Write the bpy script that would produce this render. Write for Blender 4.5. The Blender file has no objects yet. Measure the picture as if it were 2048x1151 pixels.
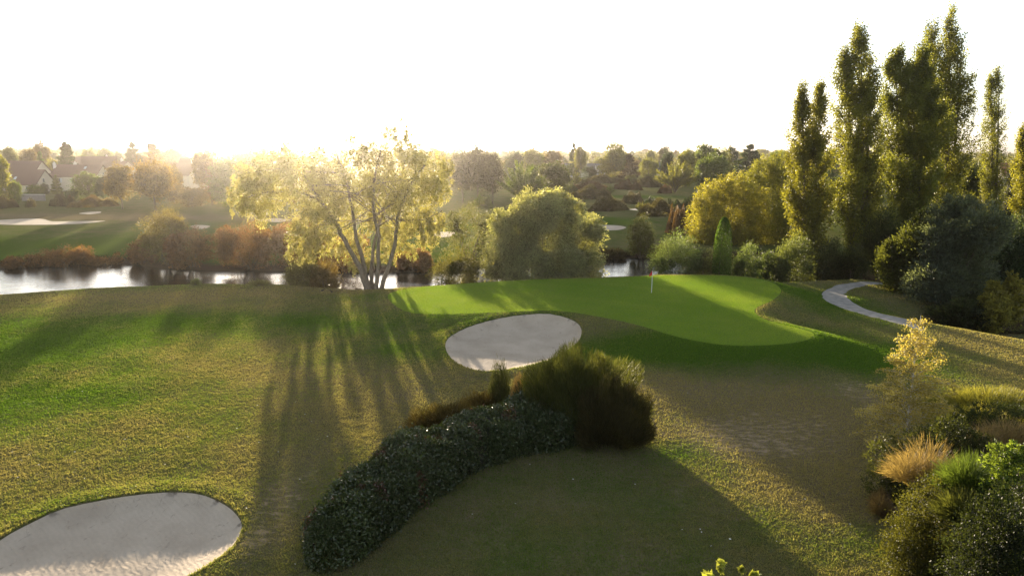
import bpy, math, random
import numpy as np
from mathutils import Matrix, Vector

# ------------------------------------------------------------------ camera
sc = bpy.context.scene
F = 1365.0                       # focal length in pixels of the 2048 px wide photograph (24 mm equivalent)
CAM = np.array([0.0, 0.0, 14.0])
PITCH, ROLL = math.radians(11.33), math.radians(0.25)
_f = np.array([0, math.cos(PITCH), -math.sin(PITCH)])
_u0 = np.array([0, math.sin(PITCH), math.cos(PITCH)])
_r0 = np.array([1.0, 0, 0])
_u = _u0*math.cos(ROLL) - _r0*math.sin(ROLL)
_r = _r0*math.cos(ROLL) + _u0*math.sin(ROLL)
cd = bpy.data.cameras.new('camera'); co = bpy.data.objects.new('camera', cd)
sc.collection.objects.link(co); sc.camera = co
cd.sensor_width = 36; cd.lens = 36*F/2048; cd.clip_start = 0.3; cd.clip_end = 9000
co.matrix_world = Matrix(((_r[0], _u[0], -_f[0], CAM[0]), (_r[1], _u[1], -_f[1], CAM[1]), (_r[2], _u[2], -_f[2], CAM[2]), (0, 0, 0, 1)))

# ------------------------------------------------------------------ sky, sun, exposure
SUN_EL, SUN_AZ = math.radians(5.8), math.radians(-15.8)      # azimuth from +Y, negative = left
w = bpy.data.worlds.new('World'); sc.world = w; w.use_nodes = True
nt = w.node_tree; nt.nodes.clear()
sky = nt.nodes.new('ShaderNodeTexSky'); sky.sky_type = 'NISHITA'; sky.sun_disc = False
sky.sun_elevation = SUN_EL; sky.sun_rotation = SUN_AZ
sky.air_density = 1.0; sky.dust_density = 1.0; sky.ozone_density = 2.0; sky.altitude = 50
bg = nt.nodes.new('ShaderNodeBackground'); bg.inputs[1].default_value = 0.13
wo = nt.nodes.new('ShaderNodeOutputWorld')
hs = nt.nodes.new('ShaderNodeHueSaturation'); hs.inputs['Saturation'].default_value = 0.42      # the photo's white balance
nt.links.new(sky.outputs[0], hs.inputs['Color']); nt.links.new(hs.outputs[0], bg.inputs[0]); nt.links.new(bg.outputs[0], wo.inputs[0])
sd_ = bpy.data.lights.new('sun', 'SUN'); so = bpy.data.objects.new('sun', sd_); sc.collection.objects.link(so)
sd_.energy = 5.0; sd_.angle = math.radians(0.6); sd_.color = (1.0, 0.83, 0.60)
SUN = Vector((math.sin(SUN_AZ)*math.cos(SUN_EL), math.cos(SUN_AZ)*math.cos(SUN_EL), math.sin(SUN_EL)))
so.rotation_euler = SUN.to_track_quat('Z', 'Y').to_euler()
so.location = (-60, 200, 60)
sc.view_settings.view_transform = 'Standard'; sc.view_settings.look = 'None'
sc.view_settings.gamma = 1; sc.view_settings.use_curve_mapping = False
sc.view_settings.exposure = 1.84
cy = sc.cycles
cy.use_denoising = True
cy.max_bounces = 6; cy.diffuse_bounces = 2; cy.glossy_bounces = 2; cy.transmission_bounces = 3
cy.transparent_max_bounces = 6; cy.volume_bounces = 0; cy.caustics_reflective = False; cy.caustics_refractive = False
cy.sample_clamp_indirect = 4.0
HAZE = 0.00014
WL = -1.9                        # water level

rng = np.random.default_rng(7)

# ------------------------------------------------------------------ helpers
def ray(px, py):
    return _f + (px-1024)/F*_r + (575.5-py)/F*_u
def on_z(px, py, z):
    d = ray(px, py); t = (z-CAM[2])/d[2]; return CAM + d*t
def at_y(px, py, Y):
    d = ray(px, py); return CAM + d*(Y/d[1])
def proj(p):
    d = np.asarray(p)-CAM; k = d@_f
    return 1024+F*(d@_r)/k, 575.5-F*(d@_u)/k
def sstep(a, b, x):
    t = np.clip((x-a)/(b-a), 0, 1); return t*t*(3-2*t)
def poly_sd(x, y, poly, want_near=False):
    """signed distance to a closed polygon (negative inside)"""
    P = np.asarray(poly, float); n = len(P)
    best = np.full(x.shape, 1e18); nx = np.zeros(x.shape); ny = np.zeros(x.shape); inside = np.zeros(x.shape, bool)
    for i in range(n):
        ax, ay = P[i]; bx, by = P[(i+1) % n]
        dx, dy = bx-ax, by-ay; L = dx*dx+dy*dy+1e-12
        t = np.clip(((x-ax)*dx+(y-ay)*dy)/L, 0, 1)
        qx, qy = ax+t*dx, ay+t*dy
        d = (x-qx)**2+(y-qy)**2; m = d < best
        best = np.where(m, d, best); nx = np.where(m, qx, nx); ny = np.where(m, qy, ny)
        c = ((ay > y) != (by > y)) & (x < (bx-ax)*(y-ay)/(by-ay+1e-15)+ax)
        inside ^= c
    s = np.sqrt(best)*np.where(inside, -1, 1)
    return (s, nx, ny) if want_near else s
def smooth_poly(pts, k=6):
    """closed Catmull-Rom through the points"""
    P = np.asarray(pts, float); n = len(P); out = []
    for i in range(n):
        p0, p1, p2, p3 = P[i-1], P[i], P[(i+1) % n], P[(i+2) % n]
        for j in range(k):
            t = j/k
            out.append(0.5*((2*p1)+(-p0+p2)*t+(2*p0-5*p1+4*p2-p3)*t*t+(-p0+3*p1-3*p2+p3)*t**3))
    return np.array(out)
def wob(x, y, s, seed):
    r = np.random.default_rng(seed); v = 0
    for k in range(6):
        a = r.uniform(0, 2*math.pi); f = s*r.uniform(.6, 1.7)
        v = v+np.sin((x*math.cos(a)+y*math.sin(a))*f+r.uniform(0, 6.3))
    return v/6

# ------------------------------------------------------------------ terrain height
GREEN_PX = [(775, 590), (830, 575), (930, 567), (1060, 561), (1200, 556), (1330, 550), (1450, 550.5), (1530, 560), (1562, 578), (1548, 598),
            (1510, 618), (1530, 638), (1590, 654), (1628, 666), (1612, 680), (1540, 689), (1450, 689), (1360, 674), (1270, 648), (1190, 632),
            (1120, 624), (1000, 626), (880, 629), (810, 622)]
def gz(px): return 0.35+0.65*float(sstep(800, 1250, px))
GREEN = smooth_poly([on_z(a, b, gz(a))[:2] for a, b in GREEN_PX], 4)
BUNK1_PX = [(892, 700), (896, 678), (925, 660), (975, 643), (1040, 631), (1100, 629), (1145, 641), (1163, 662), (1150, 690), (1110, 715), (1060, 731), (1000, 741), (950, 741), (912, 725)]
BUNK2_PX = [(-60, 1130), (0, 1082), (60, 1048), (130, 1018), (230, 997), (330, 986), (400, 990), (452, 1012), (480, 1040), (481, 1065), (460, 1098), (415, 1130), (350, 1165), (230, 1200), (60, 1215), (-60, 1180)]
BUNKERS = []
PATH_L = [(1860, 552), (1790, 558), (1730, 562), (1683, 568), (1650, 580), (1645, 594), (1668, 608), (1712, 623), (1752, 634), (1790, 644), (1840, 660)]
PATH_R = [(1850, 672), (1832, 646), (1800, 632), (1760, 619), (1720, 607), (1695, 594), (1693, 582), (1720, 573), (1765, 566), (1830, 560), (1870, 558)]
PATHP = smooth_poly([on_z(a, b, 0)[:2] for a, b in PATH_L+PATH_R], 5)
PATHP = PATHP+np.random.default_rng(4).normal(size=PATHP.shape)*.07

def edge_curve():
    pts = [(-900, 660, 0), (-300, 612, 0), (0, 590, 0), (180, 577, 0), (400, 568, 0), (560, 570, 0), (700, 580, 0), (760, 580, .1), (860, 573, .35),
           (1000, 563, .6), (1200, 555, .9), (1330, 548, 1.0), (1450, 549, 1.0), (1560, 551, .8), (1660, 554, .4), (1800, 556, 0), (2400, 560, 0)]
    w_ = np.array([on_z(*p)[:2] for p in pts]); return w_[:, 0], w_[:, 1]
EX, EY = edge_curve()
BXY = np.array([on_z(a, b, WL)[:2] for a, b in [(-900, 560), (-300, 540), (0, 535), (100, 533), (200, 526), (250, 527), (320, 535), (430, 541), (560, 541), (700, 545),
               (850, 543), (1000, 530), (1150, 519), (1230, 515), (1320, 516), (1450, 515), (1700, 512), (2300, 512)]])
def edge_y(x): return np.interp(x, EX, EY)
def bank_y(x): return np.interp(x, BXY[:, 0], BXY[:, 1])
def height(x, y, detail=True):
    x = np.asarray(x, float); y = np.asarray(y, float)
    ey, by = edge_y(x), bank_y(x)
    near = 0.10*wob(x, y, .12, 3)+0.035*wob(x, y, .6, 4)
    near = near*sstep(0, 5, ey-y)
    sg = poly_sd(x, y, GREEN[::2])
    gh = 0.35+0.65*sstep(-11, 8, x)
    near = near+.006*wob(x, y*1.2, 2.1, 12)+.004*wob(x*.9, y*1.3, 7.5, 13)+.010*wob(x, y*.7, 1.5, 15)+.035*wob(x, y, .9, 14)
    near = near*(1-sstep(5, 0, sg))+gh*(1-sstep(-0.4, 5.2, sg))
    # ridge on the right: the ground falls away behind it
    g = (x-33.5)*0.8+(y-56.5)*0.6
    near = near-2.6*sstep(0.3, 9, g)*(1-sstep(58, 66, y))*sstep(28, 34, x)
    near = near+0.5*np.exp(-((x-26)/9)**2-((y-20)/9)**2)      # planted bank, bottom right
    far = -0.35-0.5*(1-sstep(4, 40, y-by))+0.55*wob(x, y, .035, 9)*sstep(20, 90, y-by)+0.5*sstep(60, 200, y-by)+7.0*sstep(330, 1200, y)
    bed = -3.4
    z = near*(1-sstep(0, 5.5, y-ey))+bed*sstep(0, 5.5, y-ey)
    t = sstep(-3.2, 2.2, y-by)
    z = z*(1-t)+far*t
    z = np.where(x > 38, z*(1-sstep(38, 46, x)*sstep(70, 76, y)) + (-0.9)*sstep(38, 46, x)*sstep(70, 76, y)*(1-sstep(0, 20, y-by)) + far*sstep(38, 46, x)*sstep(0, 20, y-by), z)
    for B, dep in BUNKERS:
        s = poly_sd(x, y, B[::2])
        z = z-dep*sstep(0.08, -1.6, s)-(.16 if B is BUNK1 else .12)*sstep(0.05, -0.12, s)+0.10*np.exp(-((s-.5)/.7)**2)
    return z
def h1(x, y): return float(height(np.array([x]), np.array([y]))[0])
def ground(px, py, lo=8, hi=1500):
    """where the ray through a pixel meets the ground"""
    d = ray(px, py); ts = np.concatenate([np.linspace(lo, 120, 700), np.geomspace(120.5, hi, 900)])
    P = CAM[None]+d[None]*(ts/d[1])[:, None]
    hh = height(P[:, 0], P[:, 1]); k = np.nonzero(P[:, 2] < hh)[0]
    if len(k) == 0: return None
    k = k[0]
    if k == 0: return P[0]
    a, b = P[k-1], P[k]; da, db = a[2]-hh[k-1], b[2]-hh[k]; t = da/(da-db+1e-9)
    q = a+(b-a)*t; q[2] = h1(q[0], q[1]); return q

BUNK1 = smooth_poly([ground(a, b)[:2] for a, b in BUNK1_PX], 5)
BUNK2 = smooth_poly([ground(a, b)[:2] for a, b in BUNK2_PX], 5)
_push = poly_sd(BUNK1[:, 0], BUNK1[:, 1], GREEN, True)      # keep a strip of turf between sand and green
_m = _push[0] < .35
BUNK1[_m] = np.stack([_push[1][_m], _push[2][_m]], 1)-np.array([0, .4])
BUNKERS = [(BUNK1, .24), (BUNK2, .16)]

# ------------------------------------------------------------------ object helpers
def link(o): sc.collection.objects.link(o); return o
def tag(o, label, cat, group=None, kind=None):
    if label: o['label'] = label
    if cat: o['category'] = cat
    if group: o['group'] = group
    if kind: o['kind'] = kind
    return o
def mesh_np(name, V, faces4, mat, attrs=None, smooth=False, face_attr=None):
    me = bpy.data.meshes.new(name); V = np.asarray(V, np.float32); Fc = np.asarray(faces4, np.int32)
    n, k = Fc.shape
    me.vertices.add(len(V)); me.vertices.foreach_set('co', V.ravel())
    me.loops.add(n*k); me.loops.foreach_set('vertex_index', Fc.ravel())
    me.polygons.add(n); me.polygons.foreach_set('loop_start', np.arange(0, n*k, k, dtype=np.int32))
    me.polygons.foreach_set('loop_total', np.full(n, k, np.int32))
    if smooth: me.polygons.foreach_set('use_smooth', np.ones(n, bool))
    for nm, a in (attrs or {}).items():
        at = me.attributes.new(nm, 'FLOAT', 'POINT'); at.data.foreach_set('value', np.asarray(a, np.float32))
    for nm, a in (face_attr or {}).items():
        at = me.attributes.new(nm, 'FLOAT', 'FACE'); at.data.foreach_set('value', np.asarray(a, np.float32))
    me.update(); me.validate()
    if mat: me.materials.append(mat)
    return me
def mobj(name, me, parent=None, loc=None):
    o = link(bpy.data.objects.new(name, me))
    if parent: o.parent = parent
    if loc is not None: o.location = loc
    return o
def empty(name, loc):
    o = link(bpy.data.objects.new(name, None)); o.location = loc; o.empty_display_size = .3; return o
def mesh_py(name, verts, faces, mat, smooth=False):
    me = bpy.data.meshes.new(name); me.from_pydata([tuple(v) for v in verts], [], faces); me.update()
    if smooth: me.polygons.foreach_set('use_smooth', np.ones(len(me.polygons), bool))
    me.materials.append(mat); return me

# ------------------------------------------------------------------ materials
def mat_new(name):
    m = bpy.data.materials.new(name); m.use_nodes = True; m.node_tree.nodes.clear(); return m, m.node_tree
def N(nt, t, **kw):
    n = nt.nodes.new(t)
    for k, v in kw.items(): setattr(n, k, v)
    return n
def rgb(c): return (c[0], c[1], c[2], 1)
def mixc(nt, fac, a, b, blend='MIX'):
    m = N(nt, 'ShaderNodeMix', data_type='RGBA', blend_type=blend)
    for s, v in ((m.inputs[0], fac), (m.inputs[6], a), (m.inputs[7], b)):
        if isinstance(v, (int, float)): s.default_value = v
        elif isinstance(v, tuple): s.default_value = rgb(v)
        else: nt.links.new(v, s)
    return m.outputs[2]
def mth(nt, op, a, b=0.0, clamp=False):
    m = N(nt, 'ShaderNodeMath', operation=op, use_clamp=clamp)
    for s, v in ((m.inputs[0], a), (m.inputs[1], b)):
        if isinstance(v, (int, float)): s.default_value = v
        else: nt.links.new(v, s)
    return m.outputs[0]
def noise(nt, vec, scale, detail=3, rough=.55, dist=0):
    n = N(nt, 'ShaderNodeTexNoise'); n.inputs['Scale'].default_value = scale; n.inputs['Detail'].default_value = detail
    n.inputs['Roughness'].default_value = rough; n.inputs['Distortion'].default_value = dist
    nt.links.new(vec, n.inputs['Vector']); return n.outputs[0]
def ramp(nt, fac, a, b):
    r = N(nt, 'ShaderNodeMapRange'); r.inputs[1].default_value = a; r.inputs[2].default_value = b
    nt.links.new(fac, r.inputs[0]); return r.outputs[0]
def world_pos(nt, sx=1, sy=1, sz=1):
    g = N(nt, 'ShaderNodeNewGeometry'); m = N(nt, 'ShaderNodeMapping'); m.inputs['Scale'].default_value = (sx, sy, sz)
    nt.links.new(g.outputs['Position'], m.inputs['Vector']); return m.outputs[0]

def leaf_material(name, trans=.45, rough=.45, spec=.35, warm=(1.25, 1.15, .38)):
    m, nt = mat_new(name)
    oi = N(nt, 'ShaderNodeObjectInfo'); at = N(nt, 'ShaderNodeAttribute', attribute_name='v')
    k = mth(nt, 'MULTIPLY_ADD', at.outputs['Fac'], 0.95); nt.nodes[-1].inputs[2].default_value = 0.5
    c = mixc(nt, 1.0, oi.outputs['Color'], (1, 1, 1), 'MULTIPLY')
    cc = N(nt, 'ShaderNodeVectorMath', operation='SCALE'); nt.links.new(c, cc.inputs[0]); nt.links.new(k, cc.inputs['Scale'])
    p = N(nt, 'ShaderNodeBsdfPrincipled'); nt.links.new(cc.outputs[0], p.inputs['Base Color'])
    p.inputs['Roughness'].default_value = rough; p.inputs['Specular IOR Level'].default_value = spec
    t = N(nt, 'ShaderNodeBsdfTranslucent'); tc = mixc(nt, 1.0, cc.outputs[0], tuple(2.0*x for x in warm), 'MULTIPLY')
    nt.links.new(tc, t.inputs[0])
    ms = N(nt, 'ShaderNodeMixShader'); ms.inputs[0].default_value = trans
    nt.links.new(p.outputs[0], ms.inputs[1]); nt.links.new(t.outputs[0], ms.inputs[2])
    o = N(nt, 'ShaderNodeOutputMaterial'); nt.links.new(ms.outputs[0], o.inputs[0]); return m
LEAF = leaf_material('leaf', spec=.22, rough=.5)
GLOSSY_LEAF = leaf_material('glossy_leaf', trans=.2, rough=.34, spec=.5)
def bark_material(name, a, b, sc_=(6, 6, 1.2), bumps=.4):
    m, nt = mat_new(name); v = world_pos(nt, *sc_)
    n = noise(nt, v, 2.0, 4, .6)
    p = N(nt, 'ShaderNodeBsdfPrincipled'); nt.links.new(mixc(nt, ramp(nt, n, .35, .65), a, b), p.inputs['Base Color']); p.inputs['Roughness'].default_value = .85
    bp = N(nt, 'ShaderNodeBump'); bp.inputs['Strength'].default_value = bumps; bp.inputs['Distance'].default_value = .05
    nt.links.new(n, bp.inputs['Height']); nt.links.new(bp.outputs[0], p.inputs['Normal'])
    o = N(nt, 'ShaderNodeOutputMaterial'); nt.links.new(p.outputs[0], o.inputs[0]); return m
BARK = bark_material('bark', (.07, .055, .04), (.18, .14, .10))
BIRCH_BARK = bark_material('birch_bark', (.25, .22, .19), (.72, .68, .62), (3, 3, 12))

def grass_colour(nt, lush, dirt, scale=1.0):
    v = world_pos(nt, 1, 1, 1)
    vs = world_pos(nt, .7, 1.6, 1)
    n1 = noise(nt, v, .35, 5, .6, .6); n2 = noise(nt, vs, 2.2, 5, .65); n3 = noise(nt, v, 14, 3, .6)
    l = mth(nt, 'ADD', lush, mth(nt, 'MULTIPLY', mth(nt, 'SUBTRACT', n1, .5), 1.1))
    l = mth(nt, 'ADD', l, mth(nt, 'MULTIPLY', mth(nt, 'SUBTRACT', n2, .5), .9), True)
    c = mixc(nt, l, (.19, .152, .092), (.058, .102, .012))
    c = mixc(nt, mth(nt, 'MULTIPLY', ramp(nt, n3, .35, .65), .5), c, mixc(nt, l, (.080, .060, .03), (.024, .055, .007)))
    d = mth(nt, 'ADD', dirt, mth(nt, 'MULTIPLY', mth(nt, 'SUBTRACT', n2, .5), 2.2))
    d = ramp(nt, d, .45, .75); d = mth(nt, 'MULTIPLY', d, ramp(nt, dirt, .02, .25), True)
    return mixc(nt, d, c, (.33, .25, .165)), n2, n3
def ground_material(name):
    m, nt = mat_new(name)
    lu = N(nt, 'ShaderNodeAttribute', attribute_name='lush').outputs['Fac']; di = N(nt, 'ShaderNodeAttribute', attribute_name='dirt').outputs['Fac']
    bk = N(nt, 'ShaderNodeAttribute', attribute_name='bank').outputs['Fac']
    c, n2, n3 = grass_colour(nt, lu, di)
    c = mixc(nt, bk, c, (.045, .03, .02))
    p = N(nt, 'ShaderNodeBsdfPrincipled'); nt.links.new(c, p.inputs['Base Color']); p.inputs['Roughness'].default_value = .9
    p.inputs['Specular IOR Level'].default_value = .0; p.inputs['Sheen Weight'].default_value = .03; p.inputs['Sheen Roughness'].default_value = .5
    nt.links.new(mixc(nt, .5, c, (.9, .75, .3)), p.inputs['Sheen Tint'])
    h = mth(nt, 'ADD', mth(nt, 'MULTIPLY', n2, .12), mth(nt, 'MULTIPLY', n3, .05))
    bp = N(nt, 'ShaderNodeBump'); bp.inputs['Strength'].default_value = .9; bp.inputs['Distance'].default_value = 1.0
    nt.links.new(h, bp.inputs['Height']); nt.links.new(bp.outputs[0], p.inputs['Normal'])
    o = N(nt, 'ShaderNodeOutputMaterial'); nt.links.new(p.outputs[0], o.inputs[0]); return m
def green_material():
    m, nt = mat_new('mown_green'); v = world_pos(nt)
    n1 = noise(nt, v, .5, 4, .6); n2 = noise(nt, world_pos(nt, 1, 2.2, 1), 3.2, 4, .65); n3 = noise(nt, v, 30, 2, .6)
    c = mixc(nt, ramp(nt, n1, .3, .7), (.10, .17, .018), (.13, .19, .025))
    c = mixc(nt, mth(nt, 'MULTIPLY', ramp(nt, n2, .35, .7), .35), c, (.08, .155, .01))
    p = N(nt, 'ShaderNodeBsdfPrincipled'); nt.links.new(c, p.inputs['Base Color']); p.inputs['Roughness'].default_value = .8
    p.inputs['Specular IOR Level'].default_value = .05; p.inputs['Sheen Weight'].default_value = .05; p.inputs['Sheen Roughness'].default_value = .45
    nt.links.new(mixc(nt, .5, c, (.95, .85, .2)), p.inputs['Sheen Tint'])
    h = mth(nt, 'ADD', mth(nt, 'MULTIPLY', n2, .03), mth(nt, 'MULTIPLY', n3, .02))
    bp = N(nt, 'ShaderNodeBump'); bp.inputs['Strength'].default_value = .8; bp.inputs['Distance'].default_value = 1
    nt.links.new(h, bp.inputs['Height']); nt.links.new(bp.outputs[0], p.inputs['Normal'])
    o = N(nt, 'ShaderNodeOutputMaterial'); nt.links.new(p.outputs[0], o.inputs[0]); return m
def sand_material():
    m, nt = mat_new('sand'); v = world_pos(nt); vs = world_pos(nt, 1, .45, 1)
    n1 = noise(nt, v, .5, 4, .6); n2 = noise(nt, vs, 3, 5, .7, 1.0); n3 = noise(nt, v, 40, 2)
    wv = N(nt, 'ShaderNodeTexWave', wave_type='BANDS', bands_direction='DIAGONAL'); wv.inputs['Scale'].default_value = 2.2; wv.inputs['Distortion'].default_value = 6
    wv.inputs['Detail'].default_value = 3; wv.inputs['Detail Scale'].default_value = 1.2; nt.links.new(v, wv.inputs['Vector'])
    c = mixc(nt, ramp(nt, n1, .3, .7), (.43, .35, .27), (.55, .46, .365))
    c = mixc(nt, ramp(nt, n2, .60, .75), c, (.22, .175, .14))
    c = mixc(nt, mth(nt, 'MULTIPLY', wv.outputs[1], .15), c, (.36, .31, .25))
    p = N(nt, 'ShaderNodeBsdfPrincipled'); nt.links.new(c, p.inputs['Base Color']); p.inputs['Roughness'].default_value = .95; p.inputs['Specular IOR Level'].default_value = .1
    h = mth(nt, 'ADD', mth(nt, 'MULTIPLY', n2, .07), mth(nt, 'MULTIPLY', n3, .006)); h = mth(nt, 'ADD', h, mth(nt, 'MULTIPLY', wv.outputs[1], .010))
    bp = N(nt, 'ShaderNodeBump'); bp.inputs['Strength'].default_value = .8; bp.inputs['Distance'].default_value = 1
    nt.links.new(h, bp.inputs['Height']); nt.links.new(bp.outputs[0], p.inputs['Normal'])
    o = N(nt, 'ShaderNodeOutputMaterial'); nt.links.new(p.outputs[0], o.inputs[0]); return m
def plain(name, a, b=None, scale=4, rough=.8, bump=.0, spec=.3, metal=0):
    m, nt = mat_new(name); v = world_pos(nt); n = noise(nt, v, scale, 4, .6)
    p = N(nt, 'ShaderNodeBsdfPrincipled'); nt.links.new(mixc(nt, ramp(nt, n, .3, .7), a, b or tuple(.8*x for x in a)), p.inputs['Base Color'])
    p.inputs['Roughness'].default_value = rough; p.inputs['Specular IOR Level'].default_value = spec; p.inputs['Metallic'].default_value = metal
    if bump:
        bp = N(nt, 'ShaderNodeBump'); bp.inputs['Strength'].default_value = .7; bp.inputs['Distance'].default_value = bump
        nt.links.new(n, bp.inputs['Height']); nt.links.new(bp.outputs[0], p.inputs['Normal'])
    o = N(nt, 'ShaderNodeOutputMaterial'); nt.links.new(p.outputs[0], o.inputs[0]); return m
def water_material():
    m, nt = mat_new('water'); v = world_pos(nt, .6, 1.6, 1)
    n = noise(nt, v, 2.2, 3, .55); n2 = noise(nt, v, .25, 2, .5)
    p = N(nt, 'ShaderNodeBsdfPrincipled'); p.inputs['Base Color'].default_value = (.012, .012, .008, 1); p.inputs['Roughness'].default_value = .11
    p.inputs['IOR'].default_value = 1.45
    bp = N(nt, 'ShaderNodeBump'); bp.inputs['Strength'].default_value = .6; bp.inputs['Distance'].default_value = .11
    nt.links.new(mth(nt, 'MULTIPLY', n, ramp(nt, n2, .2, .8)), bp.inputs['Height']); nt.links.new(bp.outputs[0], p.inputs['Normal'])
    o = N(nt, 'ShaderNodeOutputMaterial'); nt.links.new(p.outputs[0], o.inputs[0]); return m
GROUND = ground_material('rough_turf'); SAND = sand_material(); GREENM = green_material(); WATER = water_material()
PATHM = plain('path_gravel', (.34, .32, .29), (.17, .165, .165), 1.3, .9, .02)

# ------------------------------------------------------------------ ground sheet (one grid, cut into turf, green, sand and path)
def grow(a, b, s0, k):
    o = [a]
    while o[-1] < b: o.append(o[-1]+s0); s0 *= k
    return o
gx = np.arange(-50, 50.01, .22); right = np.array(grow(50.3, 1800, .5, 1.06)); left = -right
X = np.concatenate([left[::-1], gx, right])
gy = np.concatenate([np.arange(-30, 9, 3.0), np.arange(9, 76, .2), np.arange(76, 135, .5), np.array(grow(135.6, 1900, .9, 1.03))])
XX, YY = np.meshgrid(X, gy); ny_, nx_ = XX.shape
fx, fy = XX.ravel().copy(), YY.ravel().copy()
PATCH = [(BUNK1, 'sand'), (BUNK2, 'sand'), (GREEN, 'green'), (np.array(PATHP), 'path')]
nearm = (np.abs(fx) < 50) & (fy > 8) & (fy < 90)
for P, nm in PATCH:
    s, qx, qy = poly_sd(fx[nearm], fy[nearm], P, True); m = np.abs(s) < .11
    idx = np.nonzero(nearm)[0][m]; fx[idx] = qx[m]; fy[idx] = qy[m]
fz = height(fx, fy)
# turf condition: lush (green) against dry, bare dirt, dark bank; bottom lush splats also deepen shade
LUSH = [(-120, 700, 9, 7, .5), (60, 690, 11, 7, .75), (200, 770, 7, 3.5, .3), (0, 800, 8, 5, .5), (300, 640, 9, 3, .45), (540, 640, 9, 4, .6), (800, 700, 6, 4, .45), (330, 595, 10, 2.2, -.5),
        (640, 600, 9, 3, .35), (850, 650, 9, 4, .45), (1300, 705, 10, 3.6, .9), (1500, 712, 9, 3.2, .9), (1650, 690, 5, 6, .9), (1620, 600, 6, 7, .9),
        (1750, 720, 5, 4, .3), (1150, 640, 6, 3, .6), (620, 760, 5, 4, -.5), (700, 850, 4, 4, -.1), (300, 840, 5, 4, .15),
        (1500, 830, 7, 4, -.9), (1650, 860, 4, 5, -.8), (1600, 960, 3, 3, -.5), (1350, 900, 1.5, 1.5, .5), (1400, 800, 3, 2, -.3), (1250, 1030, 6, 5, .22), (900, 1120, 4, 2, .25), (1600, 1080, 4, 3, .1), (1600, 960, 2, 3, -.1),  # lush splats right of the hedge also darken turf for shade there
        (100, 500, 60, 14, .9), (400, 480, 26, 10, .35), (200, 430, 60, 9, -.5), (1180, 438, 12, 8, .9), (1250, 392, 22, 7, .6), (880, 450, 14, 8, .4), (1300, 480, 10, 6, -.3), (1760, 610, 5, 6, .2)]
DIRT = [(560, 1010, 1.3, 2.6, .42), (520, 1090, 1.2, 1.5, .42), (1600, 850, 5, 3.0, .45), (1520, 900, 4, 1.6, .40), (1420, 860, 3, 2, .3), (1450, 780, 6, 2.5, .25), (1180, 1000, 6, 1.2, .25), (1060, 1100, 5, 2, .22), (1300, 850, 2, 3, .2), (850, 790, 2.5, 3, .3),
        (1760, 470, 6, 8, .5), (1330, 400, 20, 6, .45), (560, 740, 2, 4, .15), (1720, 780, 2, 4, .5), (600, 930, 2, 3, .3)]
def splat(x, y, L, base):
    v = np.zeros(x.shape)+base
    for px, py, rx, ry, a in L:
        q = on_z(px, py, 0)
        v = v+a*np.exp(-((x-q[0])/rx)**2-((y-q[1])/ry)**2)
    return v
def lush_f(x, y): return splat(x, y, LUSH, .20+.05*sstep(5, -20, x)*(y < 90))+.45*sstep(84, 100, y)*(1-sstep(130, 150, y)*.4)+.1*sstep(150, 400, y)
def dirt_f(x, y): return splat(x, y, DIRT, 0.)
lush, dirt = lush_f(fx, fy), dirt_f(fx, fy)
bankm = sstep(-.98, -1.3, fz)*(fy > 60)
vl = np.zeros(len(fx), int); vi = np.nonzero(nearm)[0]
for k, (P, nm) in enumerate(PATCH):
    sdv = poly_sd(fx[vi], fy[vi], P); vl[vi[sdv < -.004]] = k+1; vl[vi[np.abs(sdv) <= .004]] = -1
i = np.arange(ny_-1)[:, None]*nx_+np.arange(nx_-1)[None]
Q4 = np.stack([i, i+1, i+1+nx_, i+nx_], -1).reshape(-1, 4)
bad = (vl[Q4[:, 0]] != vl[Q4[:, 2]]) & (vl[Q4[:, 0]] >= 0) & (vl[Q4[:, 2]] >= 0)
bad |= (vl[Q4[:, 1]] == -1) & (vl[Q4[:, 3]] == -1)
Q4[bad] = Q4[bad][:, [1, 2, 3, 0]]
Q = np.concatenate([Q4[:, [0, 1, 2]], Q4[:, [0, 2, 3]]])
cx, cyy = fx[Q].mean(1), fy[Q].mean(1)
cls = np.zeros(len(Q), int); nm_ = np.nonzero((np.abs(cx) < 50) & (cyy > 8) & (cyy < 90) & (vl[Q] != 0).any(1))[0]
for k, (P, nm) in enumerate(PATCH):
    s = poly_sd(cx[nm_], cyy[nm_], P); cls[nm_[s < 0]] = k+1
def sub_sheet(name, sel, mat):
    q = Q[sel]; u_, inv = np.unique(q, return_inverse=True)
    me = mesh_np(name, np.stack([fx[u_], fy[u_], fz[u_]], 1), inv.reshape(-1, 3), mat,
                 {'lush': lush[u_], 'dirt': dirt[u_], 'bank': bankm[u_]}, smooth=True)
    return mobj(name, me)
tag(sub_sheet('ground', cls == 0, GROUND), 'mown rough and fairway turf, green in places and dry in others', None, kind='structure')
tag(sub_sheet('sand_bunker', cls == 1, SAND), 'oval sand bunker in front of the putting green', None, kind='structure')
tag(sub_sheet('sand_bunker', cls == 2, SAND), 'large sand bunker cut by the bottom left corner of the photo', None, kind='structure')
tag(sub_sheet('putting_green', cls == 3, GREENM), 'smooth bright putting green round the flagstick', None, kind='structure')
tag(sub_sheet('path', cls == 4, PATHM), 'curving grey gravel buggy path right of the putting green', None, kind='structure')

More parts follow.
